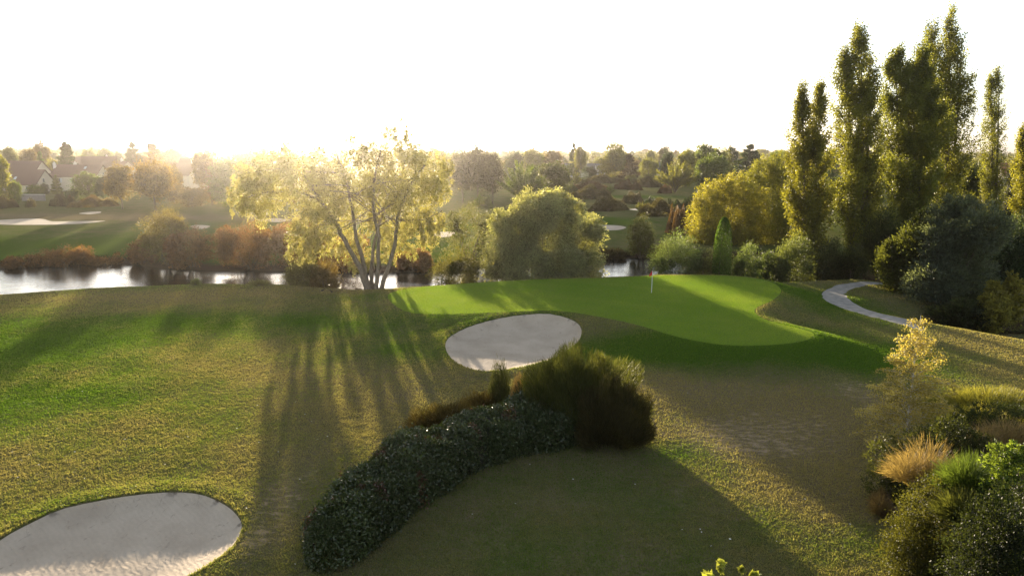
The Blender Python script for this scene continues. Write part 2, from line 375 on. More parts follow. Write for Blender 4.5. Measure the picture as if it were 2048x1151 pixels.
def draped(name, pxs, mat, label, lift=.03, rings=5):
    P = smooth_poly([ground(a, b)[:2] for a, b in pxs], 4); c = P.mean(0); V = []; n = len(P)
    for r in range(rings+1):
        t = 1-r/rings if r < rings else 0.0
        q = c+(P-c)*max(t, .001); z = height(q[:, 0], q[:, 1])+lift-(.10*(1-t) if r else .0)*0
        V.append(np.column_stack([q, z]))
    V = np.concatenate(V); Fc = [(r*n+j, r*n+(j+1) % n, (r+1)*n+(j+1) % n, (r+1)*n+j) for r in range(rings) for j in range(n)]
    me = mesh_np(name, V, Fc, mat, {'lush': np.full(len(V), 1.), 'dirt': np.zeros(len(V)), 'bank': np.zeros(len(V))}, smooth=True)
    return tag(mobj(name, me), label, None, kind='structure')
draped('sand_bunker', [(-40, 444), (0, 440), (50, 437.5), (85, 438), (105, 443), (150, 444.5), (212, 441.5), (160, 447.5), (90, 449.5), (0, 449)], SAND, 'long pale bunker across the water at the left edge')
draped('sand_bunker', [(158, 427), (175, 424), (200, 423), (200, 426), (180, 428.5)], SAND, 'small pale bunker in front of the cream houses')
draped('sand_bunker', [(380, 453), (395, 450), (420, 452), (410, 457), (392, 457)], SAND, 'small bunker behind the reddish bank shrubs')
draped('sand_bunker', [(517, 440), (535, 437), (565, 437), (580, 440), (560, 444), (530, 443)], SAND, 'small bunker seen left of the big willow crown')
draped('sand_bunker', [(1185, 453), (1200, 450), (1235, 451), (1252, 455), (1235, 460), (1195, 460)], SAND, 'pale bunker right of the round grey willow across the water')
draped('sand_bunker', [(860, 468), (885, 464), (908, 464), (905, 472), (880, 474)], SAND, 'bunker seen right of the big willow across the water')
draped('path', [(1258, 419), (1275, 417.2), (1290, 418.5), (1275, 420.5)], PATHM, 'pale sliver of path between the heather mounds')

# water
wm = mesh_np('water', [(-420, 60, WL), (260, 60, WL), (260, 125, WL), (-420, 125, WL)], [(0, 1, 2, 3)], WATER)
tag(mobj('water', wm), 'bright still pond behind the putting green', None, kind='structure')
print('terrain', len(Q))

# ------------------------------------------------------------------ foliage builders
def unit(v): return v/(np.linalg.norm(v, axis=-1, keepdims=True)+1e-9)
def rdir(n, r): return unit(r.normal(size=(n, 3)))
def leaves(name, P, A, L, W, v, mat, r):
    n = len(P); side = unit(np.cross(A, rdir(n, r))); L = np.broadcast_to(L, n)[:, None]; W = np.broadcast_to(W, n)[:, None]
    V = np.stack([P-A*L*.5, P+side*W*.5-A*L*.05, P+A*L*.5, P-side*W*.5-A*L*.05], 1).reshape(-1, 3)
    return mesh_np(name, V, np.arange(4*n).reshape(-1, 4), mat, face_attr={'v': np.clip(v, 0, 1)})
def merge(parts):
    """parts: list of (P, A, L, W, v)"""
    n = [len(p[0]) for p in parts]
    return [np.concatenate([p[0] for p in parts]), np.concatenate([p[1] for p in parts])]+[np.concatenate([np.broadcast_to(p[k], m) for p, m in zip(parts, n)]) for k in (2, 3, 4)]
def crown_pts(r, blobs, n, L, W, per=36, clump=.22, shell=.45, up=0., out=.5, rand=.8, flat=.75, vvar=.22, strand=0.0):
    B = np.asarray(blobs, float); C, R = B[:, :3], B[:, 3:6]
    nc = max(4, n//per); wt = (R.prod(1))**(2/3); k = r.choice(len(B), nc, p=wt/wt.sum())
    d = rdir(nc, r); rad = 1-shell*r.random(nc)**1.3
    rad = rad*(1+.13*np.sin(d[:, 0]*5+k*1.7)+.10*np.sin(d[:, 2]*7+d[:, 1]*4+k))
    cc = C[k]+d*R[k]*rad[:, None]; cr = clump*R[k].mean(1)*r.uniform(.5, 1.4, nc)
    cv = np.clip(.5+vvar*r.normal(size=nc), 0, 1)
    j = np.repeat(np.arange(nc), per); m = len(j); off = r.normal(size=(m, 3))*cr[j, None]*[1, 1, flat]*.62
    if strand: off[:, 2] = -np.abs(r.normal(size=m))*strand*cr[j]+.3*cr[j]; off[:, :2] *= .55
    P = cc[j]+off
    A = unit(out*(d[j]+.6*off/(cr[j, None]+1e-6))+rand*rdir(m, r)+np.array([0, 0, up]))
    return P, A, L*r.uniform(.65, 1.35, m), W*r.uniform(.7, 1.3, m), np.clip(cv[j]+.16*r.normal(size=m), 0, 1)
def tube(pts, radii, seg=6):
    P = np.asarray(pts, float); n = len(P); T = unit(np.gradient(P, axis=0)); ref = np.array([.31, .95, .05])
    a = unit(np.cross(T, ref)); b = np.cross(T, a); th = np.arange(seg)*2*math.pi/seg
    V = (P[:, None]+(a[:, None]*np.cos(th)[None, :, None]+b[:, None]*np.sin(th)[None, :, None])*np.asarray(radii)[:, None, None]).reshape(-1, 3)
    Fc = [(i*seg+j, i*seg+(j+1) % seg, (i+1)*seg+(j+1) % seg, (i+1)*seg+j) for i in range(n-1) for j in range(seg)]
    return V, np.array(Fc)
def tubes_mesh(name, L, mat):
    Vs, Fs, o = [], [], 0
    for pts, rad, *s in L:
        V, Fc = tube(pts, rad, s[0] if s else 6); Vs.append(V); Fs.append(Fc+o); o += len(V)
    return mesh_np(name, np.concatenate(Vs), np.concatenate(Fs), mat, smooth=True)
def limb(a, b, r0, r1, r, n=6, bend=.08):
    a, b = np.asarray(a, float), np.asarray(b, float); t = np.linspace(0, 1, n)[:, None]; L = np.linalg.norm(b-a)
    off = np.cumsum(r.normal(size=(n, 3))*bend*L/n, 0); off[0] = 0
    arc = np.sin(t*math.pi)*np.array([0, 0, 1])*L*.04
    return a+(b-a)*t+off+arc, np.linspace(r0, r1, n)
def plant(name, base, crown_me, trunk_me, col, label, cat, group=None, scale=(1, 1, 1), rot=0, crown_name='crown', trunk_name='trunk'):
    e = empty(name, base); e.scale = scale; e.rotation_euler.z = rot; tag(e, label, cat, group)
    c = mobj(crown_name, crown_me, e); c.color = (*col, 1)
    if trunk_me: mobj(trunk_name, trunk_me, e)
    return e

# unit prototypes (height 1, width 1, base at the origin)
def proto_round(seed, n=15000, leaf=.036, low=.22):
    r = np.random.default_rng(seed); bl = [(0, 0, .5+low/2, .36, .36, .5-low/2)]
    for k in range(9):
        a = r.uniform(0, 6.28); z = r.uniform(low+.12, .85); q = .34*math.sqrt(max(.05, 1-((z-.58)/.46)**2)); s = r.uniform(.12, .2)
        bl.append((q*.75*math.cos(a), q*.75*math.sin(a), z, s, s, s*.85))
    P = crown_pts(r, bl, n, leaf, leaf*.62, per=26, clump=.22, up=.25, shell=.4)
    tk = [limb((0, 0, 0), (0, 0, .6), .022, .01, r)]+[limb((0, 0, r.uniform(.12, .4)), (b[0]*.9, b[1]*.9, b[2]), .011, .004, r) for b in bl[1:7]]
    return leaves('crown', *P, LEAF, r), tubes_mesh('trunk', [(p, q, 5) for p, q in tk], BARK)
def proto_spiky(seed, n=14000, leaf=.042):
    r = np.random.default_rng(seed); parts = []; tk = []
    for k in range(95):
        a = r.uniform(0, 6.28); t = r.random()**.6; el = 1.45-t*1.15; s = r.uniform(.75, 1.08)
        tip = np.array([math.cos(a)*math.cos(el)*.52*s, math.sin(a)*math.cos(el)*.52*s, .16+math.sin(el)*.82*s]); b = np.array([0, 0, .16])
        m = n//95; u = r.random(m)**.6; ax = unit(tip-b); P = b+(tip-b)*u[:, None]+r.normal(size=(m, 3))*.028*(1.2-u[:, None])
        parts.append((P, unit(ax+.6*rdir(m, r)), leaf*r.uniform(.6, 1.2, m), leaf*.45, np.clip(r.uniform(.3, .75)+.12*r.normal(size=m), 0, 1)))
        if k % 9 == 0: tk.append((*limb((0, 0, .02), b*.2+tip*.8, .012, .003, r), 5))
    tk.append((*limb((0, 0, 0), (0, 0, .35), .022, .012, r), 5))
    return leaves('crown', *merge(parts), LEAF, r), tubes_mesh('trunk', tk, BARK)
def proto_conifer(seed, n=14000, leaf=.045, top=1.0, low=.08, flatness=.5):
    r = np.random.default_rng(seed); parts = []
    for k in range(110):
        z = low+(1-low)*r.random()**1.25; q = .47*(1-z)**.62*r.uniform(.75, 1.1)+.02; a = r.uniform(0, 6.28); m = n//110; u = r.random(m)**.6
        d = np.array([math.cos(a), math.sin(a), 0.15*math.sin(k)]); P = np.array([0, 0, z])+d*q*u[:, None]+np.array([0, 0, .03])*u[:, None]**2+r.normal(size=(m, 3))*[.022, .022, .016]
        parts.append((P, unit(d+[0, 0, .2]+.7*rdir(m, r)), leaf, leaf*.4, np.clip(r.uniform(.2, .7)+.1*r.normal(size=m), 0, 1)))
    tk = [(*limb((0, 0, 0), (0, 0, .95), .022, .004, r, bend=.02), 5)]
    return leaves('crown', *merge(parts), LEAF, r), tubes_mesh('trunk', tk, BARK)
def proto_shrub(seed, n=11000, leaf=.045, up=.6):
    r = np.random.default_rng(seed); bl = [(0, 0, .42, .42, .42, .46)]
    for k in range(9):
        a = r.uniform(0, 6.28); s = r.uniform(.14, .24); q = r.uniform(.15, .32); bl.append((q*math.cos(a), q*math.sin(a), r.uniform(.22, .78-q), s, s, s*1.1))
    P = crown_pts(r, bl, n, leaf, leaf*.42, per=26, clump=.25, up=up, out=.8); P[0][:, 2] = np.abs(P[0][:, 2])
    tk = [(*limb((r.normal()*.04, r.normal()*.04, 0), (b[0], b[1], b[2]), .014, .004, r), 4) for b in bl[1:8]]
    return leaves('crown', *P, LEAF, r), tubes_mesh('stem', tk, BARK)
def proto_mound(seed, n=12000, leaf=.034):       # heather and broom: short upright sprigs over a low mound
    r = np.random.default_rng(seed); m = n; a = r.uniform(0, 6.28, m); q = np.sqrt(r.random(m)); rr = .5*(1+.13*np.sin(2*a+seed)+.10*np.sin(5*a+seed*3)+.06*np.sin(9*a)); x, y = rr*q*np.cos(a), rr*q*np.sin(a)
    top = (1-q**4)*(.72+.20*np.sin(x*13+seed*2)+.14*np.sin(y*17+x*9)+.08*np.sin(x*31+y*23)); z = top*(1-.6*r.random(m)**2)*np.where(q > .88, r.random(m)**.3, 1)
    P = np.stack([x, y, z], 1); A = unit(np.stack([x*1.1, y*1.1, .8*np.ones(m)], 1)+.35*rdir(m, r))
    v = np.clip(.5+.25*np.sin(x*13+y*11+seed)+.15*r.normal(size=m), 0, 1)
    tk = [(*limb((0, 0, 0), (.3*math.cos(t), .3*math.sin(t), .45), .012, .004, r), 4) for t in np.linspace(0, 5.5, 7)]
    return leaves('crown', P, A, leaf*2.2*r.uniform(.6, 1.2, m), leaf*.5, v, LEAF, r), tubes_mesh('stem', tk, BARK)
PR = {'round': [proto_round(s) for s in (1, 2, 3)], 'lowround': [proto_round(s, low=.06) for s in (4, 5)], 'spiky': [proto_spiky(s) for s in (6, 7)],
      'conifer': [proto_conifer(s) for s in (8, 9)], 'shrub': [proto_shrub(s) for s in (10, 11, 12)], 'mound': [proto_mound(s) for s in (13, 14, 15, 16)]}
CNT = [0]
def put(kind, name, px, py0, py1, wpx, col, label, cat, group=None, Y=None, depth=1.0, sink=.1):
    """a plant whose base shows at pixel row py0 (or that stands Y metres ahead), top at row py1, wpx wide"""
    CNT[0] += 1; k = CNT[0]
    if Y is None:
        g = ground(px, py0)
    else:
        q = at_y(px, py0, Y); g = np.array([q[0], Y, h1(q[0], Y)])
    top = at_y(px, py1, g[1])[2]; h = max(top-g[2], .3)+sink; dist = (g-CAM)@_f; wd = wpx*dist/F
    me = PR[kind][k % len(PR[kind])]
    return plant(name, (g[0], g[1], g[2]-sink), me[0], me[1], col, label, cat, group, (wd, wd*depth, h), rot=(k*2.399) % 6.28, trunk_name='stem' if kind in ('shrub', 'mound') else 'trunk')

G1 = (.115, .125, .035); G2 = (.075, .105, .026); G3 = (.145, .15, .042); DK = (.025, .040, .018); BR = (.10, .075, .035); GY = (.12, .13, .075); YL = (.16, .155, .035); HE = (.06, .055, .028)

# ------------------------------------------------------------------ left background: course trees and gardens
TL = 'trees and shrubs round the cream houses'
put('round', 'broadleaf_tree', 245, 418, 330, 68, (.12, .09, .03), 'round amber-green tree, left one of the pair in front of the cream houses', 'tree', TL)
put('round', 'broadleaf_tree', 312, 421, 318, 98, (.14, .095, .03), 'larger round tree, right one of the pair in front of the cream houses', 'tree', TL)
put('lowround', 'broadleaf_tree', 350, 408, 332, 50, BR, 'brown-green tree half hidden behind the larger tree of the pair', 'tree', TL)
put('lowround', 'broadleaf_tree', -2, 412, 305, 62, G3, 'bright green tree cut by the left edge of the photo', 'tree', TL)
put('lowround', 'garden_bush', 32, 408, 362, 34, G2, 'dark bush beside the bright tree at the left edge', 'bush', TL)
put('shrub', 'garden_bush', 74, 390, 366, 42, G2, 'low clipped bush against the front cream gable', 'bush', TL)
put('shrub', 'garden_bush', 91, 389, 362, 18, DK, 'small dark upright bush beside the clipped bush', 'bush', TL)
put('conifer', 'garden_conifer', 115, 390, 352, 26, G1, 'small pointed evergreen between the two cream houses', 'conifer', TL)
put('lowround', 'garden_bush', 178, 397, 346, 70, G2, 'broad bushy hedge tree hiding the middle cream house', 'bush', TL)
put('lowround', 'garden_bush', 207, 398, 352, 34, DK, 'dark round bush at the right end of the broad hedge tree', 'bush', TL)
put('shrub', 'garden_bush', 146, 398, 370, 24, DK, 'small dark bush below the shuttered window', 'bush', TL)
put('mound', 'hedge', 190, 413, 391, 80, BR, 'long brown hedge with a pale top before the houses', 'hedge', TL, depth=.35)
put('mound', 'hedge', 128, 412, 386, 60, HE, 'dark ragged hedge left of the long brown hedge', 'hedge', TL, depth=.4)
put('mound', 'hedge', 62, 413, 396, 50, HE, 'low dark hedge below the grey garden wall', 'hedge', TL, depth=.4)
put('mound', 'hedge', 10, 416, 392, 60, HE, 'dark hedge under the tree at the left edge', 'hedge', TL, depth=.4)
put('lowround', 'broadleaf_tree', 425, 410, 303, 76, BR, 'tall tree right of the white gable', 'tree', TL)  # raised taller to screen the bright haze glow
put('lowround', 'broadleaf_tree', 385, 414, 376, 74, BR, 'broad low tree below the white gable', 'tree', TL)
put('lowround', 'broadleaf_tree', 455, 413, 318, 84, G2, 'rounded tree at the left tips of the big willow', 'tree', TL)  # height raised to screen the haze glow
put('round', 'broadleaf_tree', 505, 410, 302, 96, G1, 'tree behind the left tips of the big willow', 'tree', TL)  # also raised to cut the glow left of the willow
put('lowround', 'broadleaf_tree', 590, 408, 312, 100, BR, 'wide tree behind the left half of the big willow', 'tree', TL)
put('conifer', 'conifer', 138, 345, 286, 56, DK, 'tall dark conifer standing behind the cream houses', 'conifer', TL, Y=285)
put('conifer', 'conifer', 270, 345, 287, 54, DK, 'dark conifer, left one of two behind the pair of round trees', 'conifer', TL, Y=310)
put('conifer', 'conifer', 309, 345, 289, 70, BR, 'wider dark conifer, right one of two behind the pair of round trees', 'conifer', TL, Y=315)
for a, b, c, d, y, kd, col, lb in [
    (88, 345, 283, 38, 330, 'round', BR, 'brown tree rising above the roof of the upper cream house'), (60, 345, 298, 46, 300, 'lowround', BR, 'tree behind the left end of the cream roofs'),
    (22, 345, 292, 40, 320, 'lowround', GY, 'pale tree on the skyline near the left edge'), (84, 345, 305, 26, 275, 'conifer', G2, 'narrow green tree right behind the upper gable'),
    (104, 345, 318, 26, 280, 'lowround', YL, 'yellow bush behind the upper cream gable'), (184, 345, 298, 36, 420, 'lowround', G1, 'round tree above the far white gables'),
    (213, 345, 296, 38, 400, 'lowround', G2, 'round-topped tree right of the far white gables'), (238, 345, 306, 30, 380, 'lowround', DK, 'small dark tree right of the far houses'),
    (355, 345, 298, 60, 370, 'lowround', BR, 'hazy tree behind the white gable roof'), (460, 345, 298, 50, 420, 'lowround', BR, 'hazy tree on the skyline left of the big willow'),
    (520, 345, 292, 60, 360, 'round', G1, 'hazy tree rising behind the left willow branches')]:
    put(kd, 'broadleaf_tree' if kd != 'conifer' else 'conifer', a, b, c, d, col, lb, 'tree', TL, Y=y)

# ------------------------------------------------------------------ middle background
TM = 'trees across the pond in the middle'
for a, b, c, d, kd, col, lb in [
    (925, 406, 298, 70, 'round', (.05, .05, .03), 'tall dark pine with a bare trunk, first right of the big willow'), (955, 406, 291, 66, 'round', (.05, .05, .03), 'tall dark pine second from the big willow'),
    (985, 408, 306, 66, 'round', (.05, .05, .03), 'dark pine third from the big willow'), (1043, 408, 318, 108, 'spiky', G2, 'wide tree with forked trunks and whip-like upper shoots'),
    (1108, 404, 326, 92, 'lowround', (.05, .06, .025), 'broad dark tree right of the forked tree'),
    (1350, 385, 318, 92, 'spiky', G3, 'feathery bright tree with spreading shoots left of the dark round tree'), (1422, 386, 311, 80, 'lowround', G2, 'dense round green tree beside the feathery tree'),
    (1495, 362, 292, 84, 'conifer', DK, 'very dark conifer left of the poplars'), (1256, 362, 309, 58, 'conifer', (.045, .03, .025), 'dark purplish conifer in the middle distance'),
    (1216, 362, 312, 58, 'lowround', YL, 'yellow-green tree left of the dark purplish conifer'), (1297, 362, 318, 48, 'lowround', G1, 'soft green tree right of the dark purplish conifer'),
    (1160, 352, 326, 36, 'lowround', G2, 'round tree in front of the long white building'), (1180, 362, 334, 40, 'lowround', DK, 'low dark tree under the long white building'),
    (1149, 372, 342, 30, 'spiky', G3, 'small bright shrub right of the broad dark tree'), (1262, 364, 347, 30, 'shrub', GY, 'grey-green shrub below the dark purplish conifer'),
    (1281, 425, 402, 24, 'spiky', G3, 'small thin tree among the heather mounds'), (1221, 388, 368, 22, 'spiky', G2, 'small ragged tree between two heather mounds'),
    (1340, 420, 392, 16, 'spiky', DK, 'small dark cypress-like sprout on the heather mound')]:
    put(kd, 'conifer' if kd == 'conifer' else ('shrub' if kd == 'shrub' else 'broadleaf_tree'), a, b, c, d, col, lb, 'tree' if kd != 'shrub' else 'shrub', TM)
for a, b, c, d, y, kd, col, lb in [
    (1230, 340, 281, 58, 330, 'round', (.12, .13, .05), 'tall pale tree, highest of the middle skyline'), (1147, 340, 289, 32, 360, 'conifer', DK, 'dark pine on the skyline above the long white building'),
    (1162, 340, 291, 34, 350, 'round', G3, 'pale tree touching the skyline pine'), (1405, 340, 288, 62, 300, 'lowround', G2, 'round tree behind the feathery tree'),
    (1372, 340, 300, 50, 280, 'lowround', G1, 'wide green tree behind the feathery tree to its left'), (1440, 340, 296, 60, 310, 'lowround', G1, 'green tree behind the dense round green tree'),
    (1332, 345, 304, 32, 270, 'lowround', DK, 'small dark tree left of the feathery tree'), (1330, 330, 293, 36, 480, 'lowround', HE, 'umbrella-topped far tree above the grey-roofed house'),
    (1460, 335, 294, 40, 430, 'lowround', DK, 'umbrella-topped far tree left of the very dark conifer'), (1025, 340, 303, 50, 300, 'lowround', DK, 'dark tree top behind the forked tree'),
    (1065, 340, 298, 60, 320, 'round', G1, 'green tree top behind the whip-like shoots'), (1100, 340, 300, 60, 340, 'lowround', BR, 'brown tree top behind the broad dark tree'),
    (1300, 340, 300, 26, 500, 'lowround', G1, 'tiny pale tree near the grey-roofed house'), (880, 345, 294, 80, 300, 'lowround', G1, 'leafy tree behind the right willow branches'),
    (830, 345, 298, 80, 320, 'round', G1, 'tree behind the willow crown on the skyline'), (1560, 345, 303, 60, 260, 'lowround', G2, 'green tree left of the first poplar on the skyline'),
    (1660, 345, 300, 50, 300, 'lowround', G2, 'tree between the first and second poplar'), (1775, 350, 310, 30, 240, 'lowround', DK, 'dark tree seen between the poplar groups')]:
    put(kd, 'conifer' if kd == 'conifer' else 'broadleaf_tree', a, b, c, d, col, lb, 'tree', TM, Y=y)
GM = 'heather and broom mounds across the pond'
for a, b, c, d, lb, col in [(1178, 380, 364, 78, 'long low reddish heather mound farthest left', (.07, .045, .03)), (1183, 397, 372, 74, 'dark heather mound below the farthest left one', HE),
    (1256, 379, 361, 52, 'square heather mound with a bright tuft on top', (.07, .045, .03)), (1265, 405, 384, 72, 'dark mound above the pale sliver of path', HE),
    (1217, 420, 394, 88, 'wide dark mound left of the sliver of path', HE), (1316, 431, 400, 76, 'wide dark mound right of the sliver of path', HE),
    (1368, 420, 399, 44, 'dark mound touching the golden willow', DK), (1355, 468, 412, 62, 'tall brown heather bush with a rusty side', (.09, .055, .03)),
    (1330, 386, 371, 40, 'rusty low mound under the feathery tree', (.07, .04, .025)), (1205, 366, 352, 90, 'thin dark hedge below the yellow-green tree', HE), (1300, 366, 355, 60, 'thin dark hedge below the soft green tree', HE),
    (965, 412, 392, 60, 'hedge standing before the dark pines', G2),
    (1152, 408, 386, 46, 'small mound at the left end of the wide dark mound', HE), (1143, 390, 372, 40, 'small mound beside the broad dark tree', DK), (1295, 374, 359, 44, 'dark mound behind the square heather mound', HE),
    (1392, 444, 408, 56, 'dark mound against the left flank of the golden willow', HE), (1300, 416, 396, 44, 'small dark mound between the two mounds at the path', DK), (1410, 398, 382, 90, 'dark hedge under the dense round green tree', DK)]:
    put('mound', 'heather_mound', a, b, c-2, d*1.15, col, lb, 'shrub', GM, depth=.55)

# ------------------------------------------------------------------ far belt of trees up to the skyline
far = np.random.default_rng(31); FB = 'small hazy trees filling the plain up to the skyline'
n_far = 0
for k in range(5000):
    if n_far >= 290: break
    Y = 320*math.exp(far.random()**.85*math.log(4.5)); x = far.uniform(-.80, .80)*Y
    if Y < 400 and (-.12 < x/Y < .0 or x/Y < -.38 and Y < 350): continue
    hh = far.uniform(6.5, 11.5)*(1 if Y < 900 else 1.1); wd = hh*far.uniform(.9, 1.5)
    kind = ('round', 'lowround', 'lowround', 'conifer')[far.integers(4)]; me = PR[kind][far.integers(len(PR[kind]))]
    col = [G1, G2, BR, G3, DK, YL][far.integers(6)]
    u = x/Y; place = 'behind the cream houses' if u < -.45 else 'left of the big willow' if u < -.30 else 'behind the big willow' if u < -.08 else 'above the middle of the pond' if u < .16 else 'behind the golden willows' if u < .40 else 'behind the poplars'
    look = ('%s %s tree' % ({G1: 'olive', G2: 'green', BR: 'brown', G3: 'light green', DK: 'dark', YL: 'yellowish'}[col], 'pointed' if kind == 'conifer' else 'round')) + (' near the skyline' if Y > 750 else ' on the nearer plain')
    lab = 'small hazy '+look+' '+place
    plant('far_tree', (x, Y, h1(x, Y)-.3), me[0], me[1], col, lab, 'tree', lab.replace('tree', 'trees'), (wd, wd, hh), rot=far.uniform(0, 6.28)); n_far += 1
# the wood beyond: one mass
r = np.random.default_rng(5); bl = []
for k in range(4200):
    Y = r.uniform(500, 1750); x = r.uniform(-.85, .85)*Y; s = r.uniform(4, 7.5); bl.append((x, Y, h1(x, Y)+1.5+r.uniform(0, 2.5), s*1.4, s, s*.75))
P = crown_pts(r, bl, 260000, 1.6, 1.1, per=20, clump=.3, up=.2)
fw = mobj('wood', leaves('wood', *P, LEAF, r)); fw.color = (.085, .085, .035, 1); tag(fw, 'far-off wood along the skyline', 'wood', kind='stuff')

# ------------------------------------------------------------------ far bank shrubs
GB = 'shrubs along the far bank of the pond'
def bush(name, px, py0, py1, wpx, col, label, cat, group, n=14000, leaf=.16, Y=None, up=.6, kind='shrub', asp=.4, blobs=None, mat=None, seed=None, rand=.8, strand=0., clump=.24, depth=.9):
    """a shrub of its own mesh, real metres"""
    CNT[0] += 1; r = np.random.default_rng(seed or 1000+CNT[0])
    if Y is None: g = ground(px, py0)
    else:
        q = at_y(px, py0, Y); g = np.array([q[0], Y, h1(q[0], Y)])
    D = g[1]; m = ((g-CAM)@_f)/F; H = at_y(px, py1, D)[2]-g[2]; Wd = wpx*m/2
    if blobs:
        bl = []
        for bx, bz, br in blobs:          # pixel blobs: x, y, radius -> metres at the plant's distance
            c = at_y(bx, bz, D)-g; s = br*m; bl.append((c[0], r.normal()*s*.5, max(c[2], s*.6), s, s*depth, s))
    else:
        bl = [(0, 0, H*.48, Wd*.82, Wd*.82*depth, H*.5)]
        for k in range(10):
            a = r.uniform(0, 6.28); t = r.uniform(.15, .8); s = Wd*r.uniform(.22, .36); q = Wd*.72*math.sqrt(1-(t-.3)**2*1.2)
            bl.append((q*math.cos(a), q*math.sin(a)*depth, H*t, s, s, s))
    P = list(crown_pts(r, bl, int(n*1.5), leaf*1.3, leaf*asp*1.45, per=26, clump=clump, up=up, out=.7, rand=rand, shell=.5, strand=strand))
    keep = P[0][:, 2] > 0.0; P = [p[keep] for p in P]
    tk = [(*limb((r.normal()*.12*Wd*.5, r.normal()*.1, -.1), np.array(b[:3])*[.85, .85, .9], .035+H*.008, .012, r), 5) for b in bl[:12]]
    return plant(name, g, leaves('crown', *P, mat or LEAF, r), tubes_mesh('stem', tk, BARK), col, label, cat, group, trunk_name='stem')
RED = (.13, .072, .042)
bush('bank_shrub', 335, 527, 416, 92, (.12, .10, .04), 'tallest brown shrub on the far bank, golden along its top', 'shrub', GB, n=16000)
bush('bank_shrub', 385, 533, 458, 100, RED, 'reddish shrub leaning right of the tallest bank shrub', 'shrub', GB, n=14000)
bush('bank_shrub', 285, 528, 476, 66, RED, 'low brown shrub left of the tallest bank shrub', 'shrub', GB, n=9000)
bush('bank_shrub', 130, 529, 494, 110, RED, 'spiky brown bramble on the far bank at left', 'shrub', GB, n=9000, leaf=.14)
bush('bank_shrub', 45, 534, 513, 66, RED, 'low brown bramble on the far bank nearest the left edge', 'shrub', GB, n=5000)
bush('bank_shrub', 215, 526, 516, 80, RED, 'thin low growth on the far bank between brambles', 'shrub', GB, n=4000)
bush('bank_shrub', 500, 537, 448, 130, RED, 'broad reddish shrub mass left of the willow trunks', 'shrub', GB, n=20000)
bush('bank_shrub', 590, 538, 440, 110, RED, 'tall reddish shrub behind the left hanging willow foliage', 'shrub', GB, n=16000)
bush('bank_shrub', 690, 541, 470, 110, RED, 'pinkish shrub seen between the willow trunks', 'shrub', GB, n=14000)
bush('bank_shrub', 832, 540, 500, 80, RED, 'dark shrub overhanging the bright water right of the willow', 'shrub', GB, n=12000)
bush('bank_shrub', 938, 532, 404, 104, (.09, .095, .05), 'tall hazy grey-green shrub left of the round grey willow', 'shrub', GB, n=9000)
bush('small_tree', 1280, 516, 430, 62, (.085, .09, .04), 'small upright tree standing alone on the far bank', 'tree', GB, n=12000, leaf=.14)
bush('bank_shrub', 1225, 517, 498, 60, (.06, .05, .03), 'low dull shrub on the far bank left of the lone small tree', 'shrub', GB, n=7000)
bush('bank_shrub', 1180, 519, 496, 60, (.06, .05, .03), 'dull shrub behind the right side of the round grey willow', 'shrub', GB, n=7000)
bush('bank_shrub', 1325, 517, 492, 56, (.05, .04, .025), 'dark low shrub right of the lone small tree', 'shrub', GB, n=7000)

# ------------------------------------------------------------------ near bank shrubs
GN = 'shrubs along the near bank of the pond'
bush('willow_shrub', 607, 576, 514, 74, (.12, .11, .05), 'rounded willow shrub, left one of the touching pair beside the big willow', 'shrub', GN, n=14000, leaf=.15, Y=73.5, asp=.3)
bush('willow_shrub', 652, 577, 516, 70, (.12, .09, .045), 'rounded reddish shrub, right one of the touching pair beside the big willow', 'shrub', GN, n=14000, leaf=.15, Y=73, asp=.3)
bush('willow_shrub', 912, 572, 501, 106, (.075, .075, .03), 'dense dark domed shrub between the big willow and the round grey willow', 'shrub', GN, n=18000, leaf=.15, Y=76.5, asp=.3)
bush('round_willow', 1090, 562, 378, 230, (.215, .225, .145), 'huge round grey-green willow bush with golden top beside the green', 'tree', None, n=75000, leaf=.26, Y=80, asp=.26, up=-.1, seed=77, strand=.8, clump=.36,
     blobs=[(1090, 475, 72), (1030, 470, 50), (1150, 480, 55), (1080, 415, 42), (1110, 405, 30), (1050, 420, 32), (1140, 420, 30), (1010, 520, 45), (1060, 530, 45), (1120, 530, 48), (1170, 530, 38), (1190, 460, 24), (1000, 440, 24), (990, 535, 24), (1092, 396, 18)])
bush('willow_shrub', 1352, 552, 463, 106, (.085, .115, .055), 'domed green shrub right of the flagstick behind the green', 'shrub', GN, n=22000, leaf=.16, Y=80, asp=.3)
bush('willow_shrub', 1415, 552, 496, 44, (.10, .11, .05), 'small scraggly shrub right of the domed green shrub', 'shrub', GN, n=5000, leaf=.14, Y=79)
bush('willow_shrub', 1492, 552, 487, 68, (.085, .115, .05), 'small round shrub right of the little column tree', 'shrub', GN, n=14000, leaf=.15, Y=79, asp=.3)
bush('willow_shrub', 1535, 552, 500, 50, (.05, .07, .03), 'dark shrub between the small round shrub and the first poplar', 'shrub', GN, n=8000, leaf=.15, Y=81)
bush('willow_shrub', 1585, 552, 470, 86, (.09, .11, .05), 'grey-green shrub at the foot of the first poplar', 'shrub', GN, n=16000, leaf=.16, Y=81)
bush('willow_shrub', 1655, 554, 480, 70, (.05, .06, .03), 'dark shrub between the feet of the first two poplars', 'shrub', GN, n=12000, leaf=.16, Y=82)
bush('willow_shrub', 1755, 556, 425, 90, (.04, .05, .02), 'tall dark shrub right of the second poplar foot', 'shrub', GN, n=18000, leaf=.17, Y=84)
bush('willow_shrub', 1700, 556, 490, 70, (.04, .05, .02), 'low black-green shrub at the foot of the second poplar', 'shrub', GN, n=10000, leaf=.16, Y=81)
bush('willow_shrub', 1810, 558, 500, 70, (.03, .04, .02), 'dark shrub where the path enters the trees', 'shrub', GN, n=10000, leaf=.16, Y=82)
